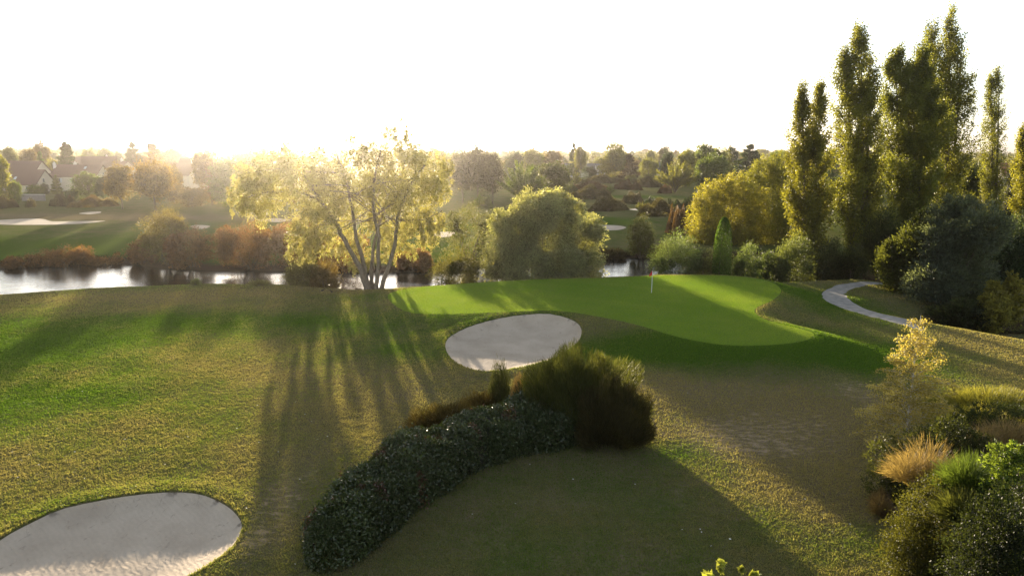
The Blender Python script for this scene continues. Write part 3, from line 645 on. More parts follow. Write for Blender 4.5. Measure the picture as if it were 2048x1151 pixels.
# golden willows
bush('golden_willow', 1455, 500, 352, 170, (.20, .19, .035), 'wide golden willow between the lone small tree and the poplars', 'tree', 'golden willows', n=42000, leaf=.28, Y=112, asp=.28, up=-.2, strand=.7, clump=.36,
     blobs=[(1455, 440, 66), (1410, 430, 34), (1410, 400, 30), (1440, 380, 30), (1475, 372, 30), (1500, 400, 36), (1405, 460, 32), (1510, 450, 36), (1440, 480, 40), (1490, 485, 40), (1425, 500, 32)])
bush('golden_willow', 1550, 500, 306, 130, (.15, .155, .035), 'taller golden willow touching the first poplar', 'tree', 'golden willows', n=42000, leaf=.28, Y=118, asp=.28, up=-.2, strand=.7, clump=.36,
     blobs=[(1550, 400, 62), (1535, 345, 30), (1565, 335, 32), (1590, 370, 36), (1510, 385, 32), (1540, 450, 50), (1590, 450, 45), (1500, 360, 22), (1550, 490, 45)])

# ------------------------------------------------------------------ the big multi-stemmed willow
def big_willow():
    r = np.random.default_rng(42); Y = 72.5; q = at_y(752, 578, Y); g = np.array([q[0], Y, h1(q[0], Y)]); m = Y/math.cos(PITCH)/F*1.0
    W = lambda px, py, dy=0: at_y(px, py, Y+dy)-g
    B = [(600, 345, 62, -1), (520, 385, 52, 1), (550, 325, 40, 2), (480, 400, 28, 0), (665, 345, 52, 2), (715, 305, 32, -2), (770, 290, 42, 1), (795, 262, 26, 0), (815, 300, 34, 2), (830, 345, 62, -1),
         (870, 372, 34, 1), (890, 330, 22, 1), (868, 440, 26, 0), (620, 440, 46, -3), (605, 480, 34, -3), (650, 405, 44, 0), (700, 400, 44, 3), (760, 380, 50, 2), (820, 420, 50, 0), (850, 465, 30, -1),
         (790, 470, 34, 2), (745, 440, 30, 3), (740, 335, 50, 0), (500, 350, 34, -2), (610, 500, 24, -3), (770, 505, 22, 3), (820, 500, 20, 1), (700, 480, 34, 4), (735, 515, 26, 4), (665, 490, 26, 3), (705, 530, 20, 4), (640, 480, 28, -2), (575, 290, 18, 1), (700, 275, 14, 0), (640, 300, 16, 2)]
    bl = []
    for bx, by, br, dy in B:
        c = W(bx, by, dy); s = br*m; bl.append((c[0], c[1], c[2], s, s*1.1, s))
    P = crown_pts(r, bl, 88000, .28, .10, per=30, clump=.24, up=-.25, out=.6, shell=.6, strand=.9)
    st = []
    def path(pts, r0, r1, d0=0, d1=0):
        k = len(pts); p = np.array([W(a, b, d0+(d1-d0)*i/(k-1)) for i, (a, b) in enumerate(pts)])
        t = np.linspace(0, 1, k); tt = np.linspace(0, 1, 4*k); pp = np.column_stack([np.interp(tt, t, p[:, j]) for j in range(3)])
        pp[1:-1] += r.normal(size=(4*k-2, 3))*.035; rr = np.linspace(r0, r1, 4*k); rr[0] *= 1.35; st.append((pp, rr, 8)); return pp
    stems = [path([(735, 582), (725, 545), (700, 500), (672, 445), (640, 400), (610, 350)], .34, .1, 0, -1), path([(738, 582), (728, 530), (712, 475), (705, 420), (690, 350), (670, 300)], .27, .08, .4, 2),
             path([(752, 582), (757, 530), (757, 470), (745, 410), (750, 350), (765, 280)], .26, .08, .2, 0), path([(762, 582), (775, 540), (790, 490), (795, 430), (820, 370), (850, 330)], .28, .09, 0, -1),
             path([(745, 580), (742, 540), (748, 490), (765, 430), (800, 380), (810, 310)], .25, .07, 1, 2), path([(640, 400), (590, 380), (530, 385), (490, 395)], .16, .05, -1, 0), path([(800, 440), (850, 440), (885, 420)], .12, .04),
             path([(672, 445), (640, 450), (612, 470)], .1, .03, -.6, -3)]
    for b in bl:
        s = stems[r.integers(5)]; k = s[r.integers(len(s)//2, len(s))]; st.append((*limb(k, b[:3], .07, .02, r), 4))
    e = empty('willow_tree', g); tag(e, 'big spreading willow with several pale leaning trunks, backlit by the low sun', 'tree')
    c = mobj('crown', leaves('crown', *P, LEAF, r), e); c.color = (.235, .225, .13, 1)
    mobj('trunk', tubes_mesh('trunk', st, bark_material('willow_bark', (.12, .095, .07), (.24, .20, .155))), e)
big_willow()

# ------------------------------------------------------------------ Lombardy poplars
def poplar(px, Y, top, wpx, label, n, col, tips=((0, 1.0),), seed=1, low=.06, dens=1.0, bpx=None):
    r = np.random.default_rng(seed); q = at_y(bpx or px, 540, Y); g = np.array([q[0], Y, h1(q[0], Y)]); H = (at_y(px, top, Y)[2]-g[2])*1.075; lean = (at_y(px, top, Y)[0]-q[0]-.0)
    R = wpx*Y/math.cos(PITCH)/F/2*1.38; n = int(n*1.6)
    parts, tk = [], []
    for off, th in tips:
        Ht = H*th; ox = off*R
        tk.append((*limb((ox*.3, 0, -.2), (ox+lean*.9, r.normal()*.2, Ht*.86), .34, .03, r, n=12, bend=.015), 7))
    nb = 300
    for b in range(nb):
        off, th = tips[r.integers(len(tips))]; Ht = H*th; t = low+(.97-low)*r.random()**1.05; z0 = Ht*max(.02, t-.10); ln = Ht*r.uniform(.05, .14)*(1.1-.5*t)
        prof = (np.sin(np.clip((t-low+.06)/(.48), 0, 1)*math.pi/2)**.7)*(1-np.clip((t-.55)/.47, 0, 1)**1.7)*r.uniform(.45, 1.0)
        a = r.uniform(0, 6.28); rad = R*prof*(.62 if len(tips) > 1 else .92)
        c0 = np.array([off*R*(.4+.6*t)+lean*t, 0, z0]); d = np.array([math.cos(a), math.sin(a), 0]); m = int(n*dens/nb*r.uniform(.5, 1.5)); u = r.random(m)**.7
        P = c0+d*rad*(np.sin(u*1.35)[:, None])+np.array([0, 0, 1])*(ln*u**1.2)[:, None]+r.normal(size=(m, 3))*np.array([.20, .20, .32])*(R/3)**.5
        k6 = r.integers(0, 7, m); ph = np.sin(u*9+k6)*.0
        parts.append((P, unit(rdir(m, r)+d*.5+[0, 0, .35]), .23*r.uniform(.6, 1.3, m), .18, np.clip(r.normal(.5, .2)+.15*r.normal(size=m)+ph, 0, 1)))
        if b % 2 == 0: tk.append((np.array([c0*[1, 1, 1], c0+d*rad*.55+[0, 0, ln*.5], c0+d*rad*.95+[0, 0, ln]]), [.05, .03, .012], 4))
    return plant('poplar_tree', g, leaves('crown', *merge(parts), LEAF, r), tubes_mesh('trunk', tk, BARK), col, label, 'tree', 'tall poplars at the right')
PC = (.125, .132, .032)
poplar(1624, 86, 160, 92, 'shortest left poplar of the row, forked at the top', 30000, (.135, .135, .028), ((-.3, .97), (.25, 1.0)), 11, dens=1.1, bpx=1618)
poplar(1718, 88, 38, 104, 'tall poplar second from the left with sky showing through', 40000, PC, ((0, 1.), (-.35, .92), (.3, .9)), 12, bpx=1722)
poplar(1830, 92, 85, 128, 'dense wide poplar behind the silver willow bush', 60000, (.12, .132, .032), ((.1, 1.), (-.38, .97), (-.1, .93), (.35, .9)), 13, dens=1.3, bpx=1812)
poplar(1902, 100, 18, 116, 'tallest poplar of all with an airy crown', 44000, PC, ((0, 1.), (-.4, .95), (.3, .88)), 14, bpx=1880)
poplar(1995, 122, 138, 62, 'thin see-through poplar near the right edge', 15000, PC, ((0, 1.), (-.25, .98)), 15, bpx=1978)
poplar(2064, 105, 225, 66, 'golden poplar cut by the right edge of the photo', 22000, (.15, .15, .03), ((0, 1.), (-.3, .9)), 16, dens=1.2, bpx=2050)
# little column tree
def column(px, Y, top, wpx, label, n, col, seed):
    r = np.random.default_rng(seed); q = at_y(px, 552, Y); g = np.array([q[0], Y, h1(q[0], Y)]); H = at_y(px, top, Y)[2]-g[2]; R = wpx*Y/F/2
    z = r.random(n)**.9; prof = np.sin(np.clip(z/.45, 0, 1)*1.2+.37)*np.sqrt(1-np.clip((z-.45)/.55, 0, 1)**2.6); a = r.uniform(0, 6.28, n); q_ = R*prof*r.random(n)**.35
    P = np.stack([q_*np.cos(a), q_*np.sin(a), z*H], 1); A = unit(np.stack([np.cos(a)*.3, np.sin(a)*.3, np.ones(n)], 1)+.5*rdir(n, r))
    return plant('column_tree', g, leaves('crown', P, A, .17, .08, r.random(n), LEAF, r), tubes_mesh('trunk', [limb((0, 0, 0), (0, 0, H*.9), .08, .02, r)], BARK), col, label, 'tree')
column(1442, 77, 434, 38, 'little bright green column-shaped tree behind the green', 11000, (.05, .088, .02), 3)

# ------------------------------------------------------------------ right: silver willow and dark shrubs below the ridge
GR = 'shrubs in the hollow at the right'
bush('silver_willow', 1905, 700, 392, 190, (.075, .092, .075), 'big silvery blue-green willow bush in front of the poplars', 'tree', GR, n=70000, leaf=.24, Y=66, asp=.25, up=.3, seed=55,
     blobs=[(1910, 520, 70), (1925, 450, 44), (1915, 415, 26), (1950, 500, 44), (1870, 480, 40), (1880, 560, 60), (1950, 570, 55), (1850, 600, 50), (1920, 640, 55), (1960, 640, 40), (1890, 440, 30)])
bush('hollow_shrub', 1830, 640, 425, 110, (.06, .07, .022), 'olive shrub at the left side of the silver willow bush', 'shrub', GR, n=40000, leaf=.2, Y=68, asp=.45, seed=56,
     blobs=[(1835, 480, 40), (1850, 450, 26), (1815, 530, 40), (1825, 580, 42), (1850, 620, 40), (1800, 500, 22)])
bush('hollow_shrub', 2030, 700, 430, 150, (.045, .065, .04), 'dark shrub mass at the right edge beyond the grassy ridge', 'shrub', GR, n=36000, leaf=.2, Y=72, asp=.4, seed=57,
     blobs=[(2020, 520, 48), (2060, 480, 50), (2040, 600, 60), (1990, 640, 48), (2080, 640, 60), (2030, 680, 50)])
bush('hollow_shrub', 1980, 690, 560, 90, (.16, .15, .045), 'sunlit yellow shrub before the dark mass at the right edge', 'shrub', GR, n=16000, leaf=.17, Y=60, asp=.5, seed=58,
     blobs=[(1985, 600, 24), (1990, 578, 16), (1972, 620, 24), (2005, 620, 22), (1965, 650, 26), (2025, 570, 16), (2026, 550, 10), (2030, 600, 18)])
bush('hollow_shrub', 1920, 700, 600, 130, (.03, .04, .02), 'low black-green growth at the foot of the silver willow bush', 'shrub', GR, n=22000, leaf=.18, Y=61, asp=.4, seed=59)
bush('hollow_shrub', 1995, 460, 436, 40, YL, 'small golden bush behind the thin poplar', 'shrub', GR, n=4000, leaf=.16, Y=112)
put('lowround', 'broadleaf_tree', 2018, 452, 316, 46, (.02, .022, .015), 'black silhouetted tree beside the golden edge poplar', 'tree', GR, Y=140)
put('lowround', 'broadleaf_tree', 1940, 452, 330, 90, (.07, .08, .025), 'leafy tree behind the thin poplar', 'tree', GR, Y=135)
put('lowround', 'broadleaf_tree', 1870, 452, 330, 120, (.05, .06, .02), 'dark tree behind the dense wide poplar', 'tree', GR, Y=140)
put('lowround', 'broadleaf_tree', 1700, 452, 350, 130, (.04, .05, .02), 'dark tree behind the second poplar', 'tree', GR, Y=125)

# ------------------------------------------------------------------ foreground: laurel hedge, broom, heather
def hedge():
    r = np.random.default_rng(99); C = [(660, 1120, 1.05, 1.7), (735, 1040, 1.35, 1.9), (835, 962, 1.55, 2.0), (945, 908, 1.65, 2.0), (1050, 880, 1.6, 1.9), (1150, 866, 1.35, 1.7), (1215, 860, .8, 1.3)]
    Pc = np.array([np.append(ground(a, b)[:2], [w_, h_]) for a, b, w_, h_ in C]); t = np.linspace(0, len(C)-1, 160); S = np.column_stack([np.interp(t, range(len(C)), Pc[:, j]) for j in range(4)])
    for _ in range(14): S[1:-1] = (S[:-2]+S[1:-1]*2+S[2:])/4
    S[0, 2] = .55; S[1:5, 2] = np.linspace(.8, S[5, 2], 4)
    T = unit(np.column_stack([np.gradient(S[:, 0]), np.gradient(S[:, 1])])); Nn = np.column_stack([-T[:, 1], T[:, 0]])
    base = np.array([S[80, 0], S[80, 1], h1(S[80, 0], S[80, 1])])
    def surf(k, th, s):
        c = np.cos(th); sn = np.sin(th); c = np.sign(c)*np.abs(c)**.7; sn = np.abs(sn)**.7
        x = S[k, 0]+Nn[k, 0]*S[k, 2]*c*s; y = S[k, 1]+Nn[k, 1]*S[k, 2]*c*s; return x, y, S[k, 3]*sn*s
    n = 105000; k = r.integers(0, 160, n); th = r.uniform(-.05, math.pi+.05, n); s = 1.0-.16*r.random(n)**1.5+.03*r.normal(size=n)
    s = s*(1+.05*np.sin(k*.07)+.07*np.sin(k*.11+2)+.07*np.sin(k*.21+th*3)+.035*np.sin(k*.43-th*5)+.02*np.sin(k*.9+th*9))
    x, y, z = surf(k, th, s); x += r.normal(size=n)*.08; y += r.normal(size=n)*.08
    # round the near end
    e0 = r.random(n) < .035; a = r.uniform(-1.6, 1.6, n); el = r.uniform(0, 1.5, n); R0 = .95
    d0 = -T[0]; dx = d0[0]*np.cos(a)-d0[1]*np.sin(a); dy = d0[0]*np.sin(a)+d0[1]*np.cos(a)
    x = np.where(e0, S[2, 0]+dx*R0*np.cos(el)**.7, x); y = np.where(e0, S[2, 1]+dy*R0*np.cos(el)**.7, y); z = np.where(e0, 1.6*np.sin(el)**.7, z)
    gzv = height(x, y); P = np.stack([x, y, gzv+np.maximum(z, .02)], 1)-base
    outd = unit(np.stack([Nn[k, 0]*np.cos(th), Nn[k, 1]*np.cos(th), np.abs(np.sin(th))], 1)); A = unit(outd*.55+rdir(n, r)+[0, 0, .3])
    patch = np.sin(x*1.3+y*.7)+np.sin(x*.6-y*1.9+1)+np.sin(x*2.7+y*2.2); v = .45+.12*patch/2+.2*r.normal(size=n)
    rust = (np.sin(x*1.9+2)*np.sin(y*2.3+1)+.35*np.sin(x*5+y*4) > .78) & (r.random(n) < .6)
    core = (Vector, None)
    e = empty('laurel_hedge', base); tag(e, 'long curved clipped laurel hedge with glossy dark leaves in the foreground', 'hedge')
    c = mobj('foliage', leaves('foliage', P[~rust], A[~rust], .15*r.uniform(.7, 1.2, (~rust).sum()), .062, v[~rust], GLOSSY_LEAF, r), e); c.color = (.044, .060, .020, 1)
    c2 = mobj('rusty_foliage', leaves('rusty_foliage', P[rust], A[rust], .13, .06, v[rust], GLOSSY_LEAF, r), e); c2.color = (.085, .038, .022, 1); c2['label'] = 'rusty red dying leaves in patches'
    # solid dark core added inside the leaves to stop see-through
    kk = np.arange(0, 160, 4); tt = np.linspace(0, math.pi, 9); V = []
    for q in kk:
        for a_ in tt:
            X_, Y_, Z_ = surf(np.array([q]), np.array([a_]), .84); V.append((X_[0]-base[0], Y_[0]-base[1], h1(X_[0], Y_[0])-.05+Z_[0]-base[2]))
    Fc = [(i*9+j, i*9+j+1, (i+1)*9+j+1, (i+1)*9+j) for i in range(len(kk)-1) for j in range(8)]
    mobj('branches', mesh_np('branches', V, Fc, plain('hedge_core', (.022, .020, .012), (.012, .014, .008), 6, .95)), e)  # added dark shell behind the foliage, not modelled twigs
hedge()
def broom(name, px, py0, rx, ry, H, n, col, label, cat, seed, group=None, L=.42, W=.02, spread=1.0, Y=None, mat=None, core=None, wild=.35):
    """bush of fine stems that fan up and outwards"""
    r = np.random.default_rng(seed)
    g = ground(px, py0) if Y is None else None
    if g is None: q = at_y(px, py0, Y); g = np.array([q[0], Y, h1(q[0], Y)])
    a = r.uniform(0, 6.28, n); el = np.arcsin(r.uniform(-.25, 1, n)); f = 1-.55*r.random(n)**1.6
    lump = 1+.15*np.sin(a*3+seed)+.12*np.sin(a*7+el*5+seed*2)+.12*np.sin(el*9+a*5+seed)
    ca, sa, ce, se = np.cos(a), np.sin(a), np.cos(el), np.sin(el)
    tip = np.stack([rx*ce*ca*lump, ry*ce*sa*lump, H*(.30+.70*se*lump)], 1); root = np.stack([rx*.45*ce*ca, ry*.45*ce*sa, np.zeros(n)], 1)
    P = root+(tip-root)*f[:, None]+r.normal(size=(n, 3))*.06; P[:, 2] = np.maximum(P[:, 2], .03)
    A = unit(unit(tip-root)*spread+wild*rdir(n, r)+[0, 0, .25]); x, y, z = P.T
    v = np.clip(.5+.2*np.sin(x*3.1+y*2.3+seed)+.18*r.normal(size=n), 0, 1)
    tk = [(*limb((r.normal()*.1*rx, r.normal()*.1*ry, -.05), (x[i]*.6, y[i]*.6, z[i]*.7), .03, .008, r), 4) for i in range(18)]
    return plant(name, g, leaves('crown', P, A, L*r.uniform(.5, 1.3, n), W, v, mat or LEAF, r), tubes_mesh('stem', tk, BARK), col, label, cat, group, crown_name='sprigs', trunk_name='stem')
BRM = (.075, .075, .032)
GF = 'broom and heather round the laurel hedge'
broom('broom_bush', 1150, 858, 3.0, 2.2, 3.9, 74000, (.055, .062, .022), 'huge dark broom bush of fine upright stems above the laurel hedge', 'bush', 21, GF, W=.021, L=.42, wild=.5)
broom('broom_bush', 1225, 884, 1.7, 1.5, 2.9, 34000, (.055, .048, .022), 'lower brown broom bush leaning right of the huge one', 'bush', 22, GF, W=.021, L=.4, wild=.5)
broom('heather_bush', 905, 868, 2.0, 1.0, 1.5, 24000, (.06, .048, .022), 'long low reddish heather bush at the far side of the hedge', 'bush', 23, GF, L=.25, W=.022)
broom('heather_bush', 965, 835, 1.1, .8, 1.35, 10000, (.085, .065, .03), 'reddish end of the heather next to the thin tuft', 'bush', 24, GF, L=.25, W=.022)
broom('broom_tuft', 1000, 835, .55, .5, 2.9, 7000, (.08, .085, .035), 'thin upright broom tuft left of the huge broom bush', 'bush', 25, GF, L=.35, W=.018)
broom('dry_grass_clump', 1040, 845, .5, .4, 2.5, 5000, (.30, .20, .11), 'small pinkish dry grass clump between tuft and huge broom bush', 'grass clump', 26, GF, L=.5, W=.016)

broom('reed_tuft', 520, 571, 1.2, .5, .55, 1500, (.10, .10, .05), 'low reed tuft on the near bank edge left of the willow shrubs', 'reeds', 31, L=.3, W=.03)
broom('reed_tuft', 392, 570, .5, .4, .7, 700, (.09, .10, .05), 'small reed tuft on the near bank edge below the reddish bank shrubs', 'reeds', 32, L=.3, W=.03)

# ------------------------------------------------------------------ foreground right: birch sapling and planted bank
def birch():
    r = np.random.default_rng(64); g = ground(1808, 905); Y = g[1]; H = at_y(1808, 632, Y)[2]-g[2]
    trunk = limb((0, 0, -.1), (.0, 0, H), .055, .008, r, n=14, bend=.02); tk = [(*trunk, 7)]; parts = []
    for k in range(210):
        t = .08+.88*r.random()**1.3; b = np.array([np.interp(t*H, trunk[0][:, 2], trunk[0][:, j]) for j in range(3)]); a = r.uniform(0, 6.28)
        ln = (3.3*(1-t)**.85+.3)*r.uniform(.55, 1.05); el = .55+.3*r.random(); u = np.linspace(0, 1, 9)[:, None]; d = np.array([math.cos(a), math.sin(a), 0])
        br = b+d*ln*u*math.cos(el)+np.array([0, 0, 1])*(ln*math.sin(el)*u-.42*ln*u**2); tk.append((br, np.linspace(.012, .003, 9), 3))
        m = int(8+110*ln/2.5); w_ = r.random(m)**.5*8; i0 = np.minimum(w_.astype(int), 7); P = br[i0]+(br[i0+1]-br[i0])*(w_-i0)[:, None]+r.normal(size=(m, 3))*[.08, .08, .08]
        P[:, 2] -= .06*r.random(m)
        parts.append((P, unit(rdir(m, r)+[0, 0, -.6]+d*.3), .09*r.uniform(.6, 1.3, m), .055, np.clip(r.normal(.55, .2)+.2*r.normal(size=m), 0, 1)))
    e = empty('birch_sapling', g); tag(e, 'young birch sapling with thin white trunk and sparse yellow leaves', 'tree')
    c = mobj('crown', leaves('crown', *merge(parts), LEAF, r), e); c.color = (.25, .215, .09, 1)
    mobj('trunk', tubes_mesh('trunk', tk, BIRCH_BARK), e)
birch()
GP = 'plants on the bank at the bottom right'
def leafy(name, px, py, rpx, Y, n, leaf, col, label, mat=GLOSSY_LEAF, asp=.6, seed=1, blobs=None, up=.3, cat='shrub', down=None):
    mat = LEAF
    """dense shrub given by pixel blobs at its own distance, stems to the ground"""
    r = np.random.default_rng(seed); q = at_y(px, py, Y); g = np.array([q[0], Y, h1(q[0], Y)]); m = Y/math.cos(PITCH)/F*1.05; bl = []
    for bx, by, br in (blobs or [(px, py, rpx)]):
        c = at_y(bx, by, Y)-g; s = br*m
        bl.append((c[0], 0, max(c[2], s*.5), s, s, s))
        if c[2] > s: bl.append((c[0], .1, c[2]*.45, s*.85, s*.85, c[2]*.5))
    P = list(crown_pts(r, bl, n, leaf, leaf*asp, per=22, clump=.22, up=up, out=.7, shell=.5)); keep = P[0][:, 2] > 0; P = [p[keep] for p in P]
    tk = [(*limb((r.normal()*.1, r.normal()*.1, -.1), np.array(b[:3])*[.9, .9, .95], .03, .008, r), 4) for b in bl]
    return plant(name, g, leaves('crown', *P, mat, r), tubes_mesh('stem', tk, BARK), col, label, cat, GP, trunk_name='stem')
leafy('cotoneaster_shrub', 1840, 1060, 60, 20.5, 38000, .065, (.055, .058, .018), 'glossy round-leaved shrub at the bottom edge, sunlit on its left', seed=71, blobs=[(1850, 1010, 52), (1880, 985, 36), (1810, 1060, 44), (1870, 1080, 70), (1830, 1120, 60), (1900, 1130, 70)])
leafy('cotoneaster_shrub', 1790, 930, 40, 25.5, 16000, .075, (.045, .052, .018), 'small glossy dark shrub just below the birch sapling', seed=72, blobs=[(1765, 905, 30), (1795, 950, 34), (1790, 980, 26), (1830, 890, 42), (1880, 870, 36)])
leafy('bank_bush', 1940, 905, 60, 24.0, 18000, .08, (.03, .036, .014), 'dark bush between the two dry grass clumps', seed=73, blobs=[(1930, 885, 36), (1960, 920, 44), (1900, 860, 34)])
leafy('bank_bush', 2015, 940, 42, 19.5, 12000, .10, (.085, .12, .028), 'bright lime-green leafy shrub at the right edge', LEAF, seed=74, blobs=[(2010, 925, 36), (2040, 960, 38), (1985, 965, 24), (2030, 900, 22)])
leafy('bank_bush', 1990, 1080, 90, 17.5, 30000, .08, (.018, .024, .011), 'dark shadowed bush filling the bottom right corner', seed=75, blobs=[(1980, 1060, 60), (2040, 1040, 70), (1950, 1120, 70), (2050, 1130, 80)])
leafy('bank_bush', 1985, 850, 60, 28.0, 20000, .08, (.035, .045, .018), 'dark bush under the golden grass at the right edge', seed=76, blobs=[(1960, 838, 32), (2010, 835, 34), (2050, 840, 36), (1925, 835, 24)])
def tussock(px, py, Y, rx, ry, H, n, col, label, seed, L=.5, W=.014, lobes=((0, 0, 1.),)):
    r = np.random.default_rng(seed); Y = Y or ground(px, py)[1]; q = at_y(px, py, Y); zb = max(h1(q[0], Y), q[2]-H*.5); g = np.array([q[0], Y, h1(q[0], Y)]); dz = zb-g[2]
    a = r.uniform(0, 6.28, n); q_ = r.random(n)**.6; u = r.random(n)**.8
    d = np.stack([np.cos(a), np.sin(a), np.zeros(n)], 1); th = q_*1.35; len_ = H*(1-.25*q_)*r.uniform(.7, 1.1, n)
    out_ = np.sin(th)*len_*u; z = np.cos(th)*len_*u+.35*len_*np.sin(th)*u-.30*len_*np.sin(th)*u**2
    P = d*(out_+.22*q_)[:, None]*[rx/1.0, ry/1.0, 0]+np.array([0, 0, 1])*np.maximum(z, .03)[:, None]; P[:, 2] += dz
    lb = np.array(lobes)[r.integers(0, len(lobes), n)]; P[:, :2] = P[:, :2]*lb[:, 2:]+lb[:, :2]; P[:, 2] = dz+(P[:, 2]-dz)*lb[:, 2]
    A = unit(d*np.sin(th)[:, None]+np.array([0, 0, 1])*(np.cos(th)+.35*np.sin(th)-.6*np.sin(th)*u)[:, None]+.28*rdir(n, r))
    tk = [(*limb((0, 0, -.05), (r.normal()*.1, r.normal()*.1, dz+.2), .05, .03, r, n=4), 5)] if dz > .15 else []
    e = plant('grass_tussock', g, leaves('blades', P, A, L*r.uniform(.6, 1.2, n), W, np.clip(.5+.14*r.normal(size=n), 0, 1), LEAF, r), tubes_mesh('stem', tk, BARK) if tk else None, col, label, 'grass clump', GP, crown_name='blades', trunk_name='stem')
    return e
tussock(1850, 925, 22.8, 1.1, .9, 1.5, 9000, (.16, .12, .08), 'tan dry grass clump below the birch sapling', 81, L=.5, lobes=((-.45, 0, .8), (.45, .5, 1.), (.1, -.3, .7), (.9, .2, .6)))
tussock(1998, 872, 25.0, 1.15, .9, 1.4, 9000, (.16, .12, .08), 'tan dry grass clump near the right edge', 82, L=.5, lobes=((-.6, 0, .8), (.5, .3, 1.), (1.1, .1, .8)))
tussock(1762, 1030, None, .6, .6, .9, 5000, (.14, .10, .065), 'small drooping dry grass clump beside the bare ground', 83, L=.35, lobes=((0, 0, 1.), (.25, .6, .9), (.3, -.5, .7)))
tussock(1940, 950, 20.5, .9, .7, 1.5, 7000, (.06, .09, .025), 'spiky green grass clump right of the glossy shrub', 84, L=.6)
tussock(1925, 1010, 19.6, 1.0, .8, 1.0, 6000, (.07, .08, .03), 'green grass clump lower down beside the glossy shrub', 85, L=.5)
broom('golden_grass', 1955, 838, 2.3, 1.5, 1.9, 24000, (.14, .135, .035), 'broad golden-green grass mound at the right edge', 'grass clump', 86, GP, L=.35, W=.022, Y=30.5)
broom('golden_grass', 1985, 790, 3.0, 1.6, 1.3, 22000, (.13, .13, .04), 'farther golden grass band behind the broad mound', 'grass clump', 87, GP, L=.4, W=.02, Y=35)
leafy('young_tree', 1440, 1140, 20, 8.2, 2600, .13, (.2, .22, .06), 'tip of a young tree poking in at the bottom edge', LEAF, seed=91, blobs=[(1408, 1124, 12), (1432, 1120, 12), (1430, 1140, 20), (1455, 1142, 18), (1500, 1144, 16), (1520, 1140, 9), (1487, 1136, 7), (1460, 1190, 50), (1440, 1250, 80)], cat='tree')
bpy.data.objects['young_tree']['group'] = ''
del bpy.data.objects['young_tree']['group']

# ------------------------------------------------------------------ rough grass blades
def blades(n, seed):
    r = np.random.default_rng(seed); y = 17*np.exp(r.random(n)*math.log(76/17)); x = r.uniform(-.84, .84, n)*(y+2)
    ok = (y < edge_y(x)+1.5) & (x < 48)
    x, y = x[ok], y[ok]; ok = np.ones(len(x), bool); edge_d = np.full(len(x), 9.)
    for P_, nm in PATCH:
        sp = poly_sd(x, y, P_); ok &= sp > .03; edge_d = np.where(nm == 'sand', np.minimum(edge_d, sp), edge_d)
    edge_d = edge_d[ok]
    x, y = x[ok], y[ok]; z = height(x, y); lu = lush_f(x, y); di = dirt_f(x, y); ok = r.random(len(x)) > di*1.2
    x, y, z, lu, edge_d = x[ok], y[ok], z[ok], lu[ok], edge_d[ok]; n = len(x); d = np.hypot(x, y)/30
    l = np.clip(lu+.6*wob(x, y, .33, 5)+.45*wob(x, y*1.3, 1.1, 6)+.18*wob(x*.9, y*1.4, 4, 7)+.30*wob(x, y, .13, 8)+.18*r.normal(size=n), 0, 1)
    A = unit(np.stack([r.normal(size=n)*.55, r.normal(size=n)*.55, np.ones(n)], 1)); L = r.uniform(.035, .07, n)*(.8+.3*(1-l))*np.clip(1+.3*wob(x, y*1.4, 5.5, 21)+.35*wob(x, y, 11, 22)+.25*r.normal(size=n), .4, 2)*(1+.9*(edge_d < .22))
    P = np.stack([x, y, z+L*.42], 1); side = unit(np.cross(A, rdir(n, r)))*(.022*np.maximum(d, .7)*r.uniform(.6, 1.3, n))[:, None]
    V = np.stack([P-A*L[:, None]*.5-side, P-A*L[:, None]*.5+side, P+A*L[:, None]*.5], 1).reshape(-1, 3)
    me = mesh_np('rough_grass', V, np.arange(3*n).reshape(-1, 3), None, face_attr={'v': l})
    m, nt = mat_new('grass_blade'); at = N(nt, 'ShaderNodeAttribute', attribute_name='v').outputs['Fac']
    c = mixc(nt, at, (.198, .164, .100), (.066, .116, .014)); p = N(nt, 'ShaderNodeBsdfPrincipled'); nt.links.new(c, p.inputs['Base Color']); p.inputs['Roughness'].default_value = .6; p.inputs['Specular IOR Level'].default_value = .2
    t = N(nt, 'ShaderNodeBsdfTranslucent'); nt.links.new(mixc(nt, 1.0, c, (2.1, 2.15, .75), 'MULTIPLY'), t.inputs[0]); ms = N(nt, 'ShaderNodeMixShader'); ms.inputs[0].default_value = .5
    nt.links.new(p.outputs[0], ms.inputs[1]); nt.links.new(t.outputs[0], ms.inputs[2]); o = N(nt, 'ShaderNodeOutputMaterial'); nt.links.new(ms.outputs[0], o.inputs[0])
    me.materials.append(m); tag(mobj('rough_grass', me), 'short rough grass over the near slopes', 'grass', kind='stuff')
blades(1300000, 17)
def nap_mat():
    m = bpy.data.materials['grass_blade'].copy(); m.name = 'mown_blade'
    for nd in m.node_tree.nodes:
        if nd.type == 'MIX' and nd.blend_type == 'MIX': nd.inputs[6].default_value = (.19, .235, .055, 1); nd.inputs[7].default_value = (.125, .20, .028, 1)
    return m
